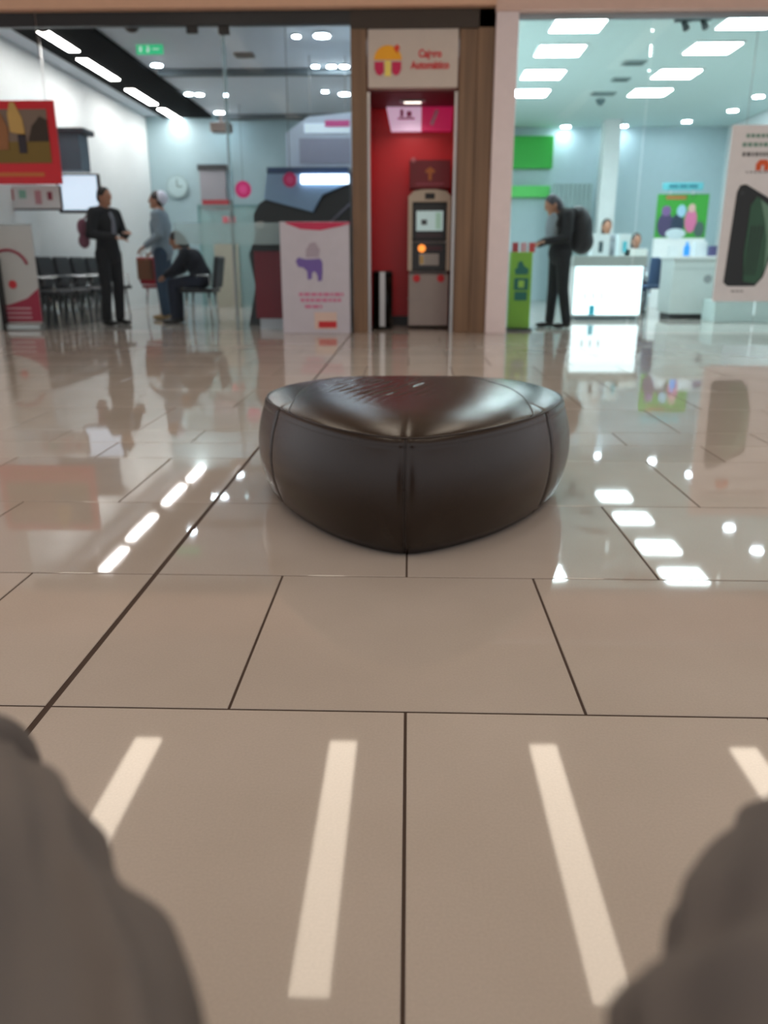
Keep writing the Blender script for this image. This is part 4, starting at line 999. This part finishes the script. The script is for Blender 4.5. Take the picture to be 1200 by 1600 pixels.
# ------------------------------------------------------------------ the seated photographer's legs
M_TROU = mat('grey_khaki_cotton', (112, 107, 105), .9, var=.10, scale=18, bump=.5, bscale=420, spec=.2)
def sweep(bm, path, n_seg, n_ang, fold, side):
    """path: list of (centre, rx, rz) ; Catmull-interpolated; sections perpendicular to the path"""
    cs = [Vector(p[0]) for p in path]; rs = [Vector((p[1], p[2], 0)) for p in path]
    def cr(arr, i, t):
        N = len(arr); p = [arr[max(0, min(N-1, i+k-1))] for k in range(4)]
        return .5*((2*p[1])+(-p[0]+p[2])*t+(2*p[0]-5*p[1]+4*p[2]-p[3])*t*t+(-p[0]+3*p[1]-3*p[2]+p[3])*t**3)
    P = []; Rr = []
    for i in range(len(cs)-1):
        for j in range(n_seg): P.append(cr(cs, i, j/n_seg)); Rr.append(cr(rs, i, j/n_seg))
    P.append(cs[-1]); Rr.append(rs[-1]); rings = []; M = len(P)
    X = Vector((1, 0, 0))
    for i in range(M):
        t = (P[min(i+1, M-1)]-P[max(i-1, 0)]).normalized(); u = (X-t*X.dot(t)).normalized(); v = t.cross(u)
        if v.z < -1e-3 or (abs(v.z) < 1e-3 and v.y > 0): pass
        ring = []
        for k in range(n_ang):
            a = 2*PI*k/n_ang; d = u*math.cos(a)*Rr[i].x+v*math.sin(a)*Rr[i].y
            s = i/(M-1); q = P[i]+d; q += d.normalized()*fold(s, a, q); ring.append(bm.verts.new(q))
        rings.append(ring)
    for i in range(M-1):
        for k in range(n_ang):
            f = bm.faces.new((rings[i][k], rings[i][(k+1) % n_ang], rings[i+1][(k+1) % n_ang], rings[i+1][k])); f.smooth = True
    bm.faces.new(rings[0][::-1]); bm.faces.new(rings[-1])
def legs():
    t = thing('person', 'seated person in grey trousers, only the knees and thighs in view at the bottom', 'person', (0, -.2, 0))
    mb = MB(); bm = mb.bm
    def fold(side):
        def f(s, a, q):
            r = 0
            w_ = noise.noise(Vector((q.x*6, q.y*4, q.z*6+side)))*.010
            # long folds running down from the knee
            amp = min(1, .35+s*2.2)
            g = noise.noise(Vector((s*4, a*1.2, side*3)))
            r += .015*amp*(2*min(.5, abs(math.sin(a*2.5+2.2*s*side+2.2*g)))**.7-.8)
            r += .006*math.sin(a*9+5*s+3*g)
            r += .005*math.sin(q.y*60+a*4*side+6*noise.noise(Vector((q.x*9, q.y*9, 2))))
            return r+w_
        return f
    for s in (-1, 1):
        if s < 0:
            path = [((-.075, -.36, .50), .105, .10), ((-.09, -.20, .51), .105, .10), ((-.108, .0, .515), .100, .092), ((-.172, .19, .515), .094, .086),
                    ((-.285, .335, .495), .086, .086), ((-.325, .40, .41), .082, .085), ((-.335, .395, .26), .075, .08), ((-.34, .375, .10), .085, .09)]
        else:
            path = [((.08, -.36, .50), .105, .10), ((.095, -.20, .51), .105, .10), ((.12, .0, .515), .105, .095), ((.172, .17, .515), .100, .090),
                    ((.285, .325, .505), .088, .086), ((.345, .40, .41), .080, .085), ((.352, .395, .26), .075, .08), ((.352, .375, .10), .085, .09)]
        sweep(bm, path, 26, 96, fold(s), s)
    mb.ball((0, -.38, .56), (.19, .15, .14))
    if True: # sharp creased ridges on the inner knee
        for s, pts in ((-1, [((-.205, .35, .56), .006), ((-.165, .29, .545), .012), ((-.125, .23, .515), .017), ((-.09, .17, .50), .016), ((-.05, .08, .49), .012)]),
                       (1, [((.235, .335, .56), .008), ((.18, .30, .54), .012), ((.148, .275, .52), .013), ((.125, .20, .50), .014), ((.07, .10, .49), .012)])):
            for i in range(len(pts)-1): mb.cap(pts[i][0], pts[i+1][0], pts[i][1], pts[i+1][1])
    o = obj('trousers', mb, M_TROU, t, True); remesh(o, .0045, 3)
    # shirt hem and body above it are out of view; body kept to hips, ankles and feet
    b = MB(); b.ball((0, -.38, .58), (.16, .12, .14))
    for s in (-1, 1):
        b.chain([(s*.085, -.38, .53), (s*.125, .02, .51), (s*.27, .325, .48), (s*.32, .385, .07)], [.085, .075, .05, .04])
    remesh(obj('body', b, M_SKIN, t, True), .010, 3)
    for s in (-1, 1):
        m_ = MB(); y = .38 if s < 0 else .35
        m_.ball((s*.33, y, .055), (.045, .055, .055)); m_.ball((s*.335, y+.11, .04), (.048, .11, .04)); remesh(obj('shoe', m_, M_BLACK, t, True), .007, 2)
    b = thing('bench_seat', 'brown padded seat carrying the seated person, behind the camera', 'seat', (0, -.42, 0))
    obj('cushion', MB().box(-.45, .45, -.33, .33, .28, .375, .03), M_LEATHER, b); obj('plinth', MB().box(-.40, .40, -.28, .28, 0, .28, .01), M_DBROWN, b)
legs()
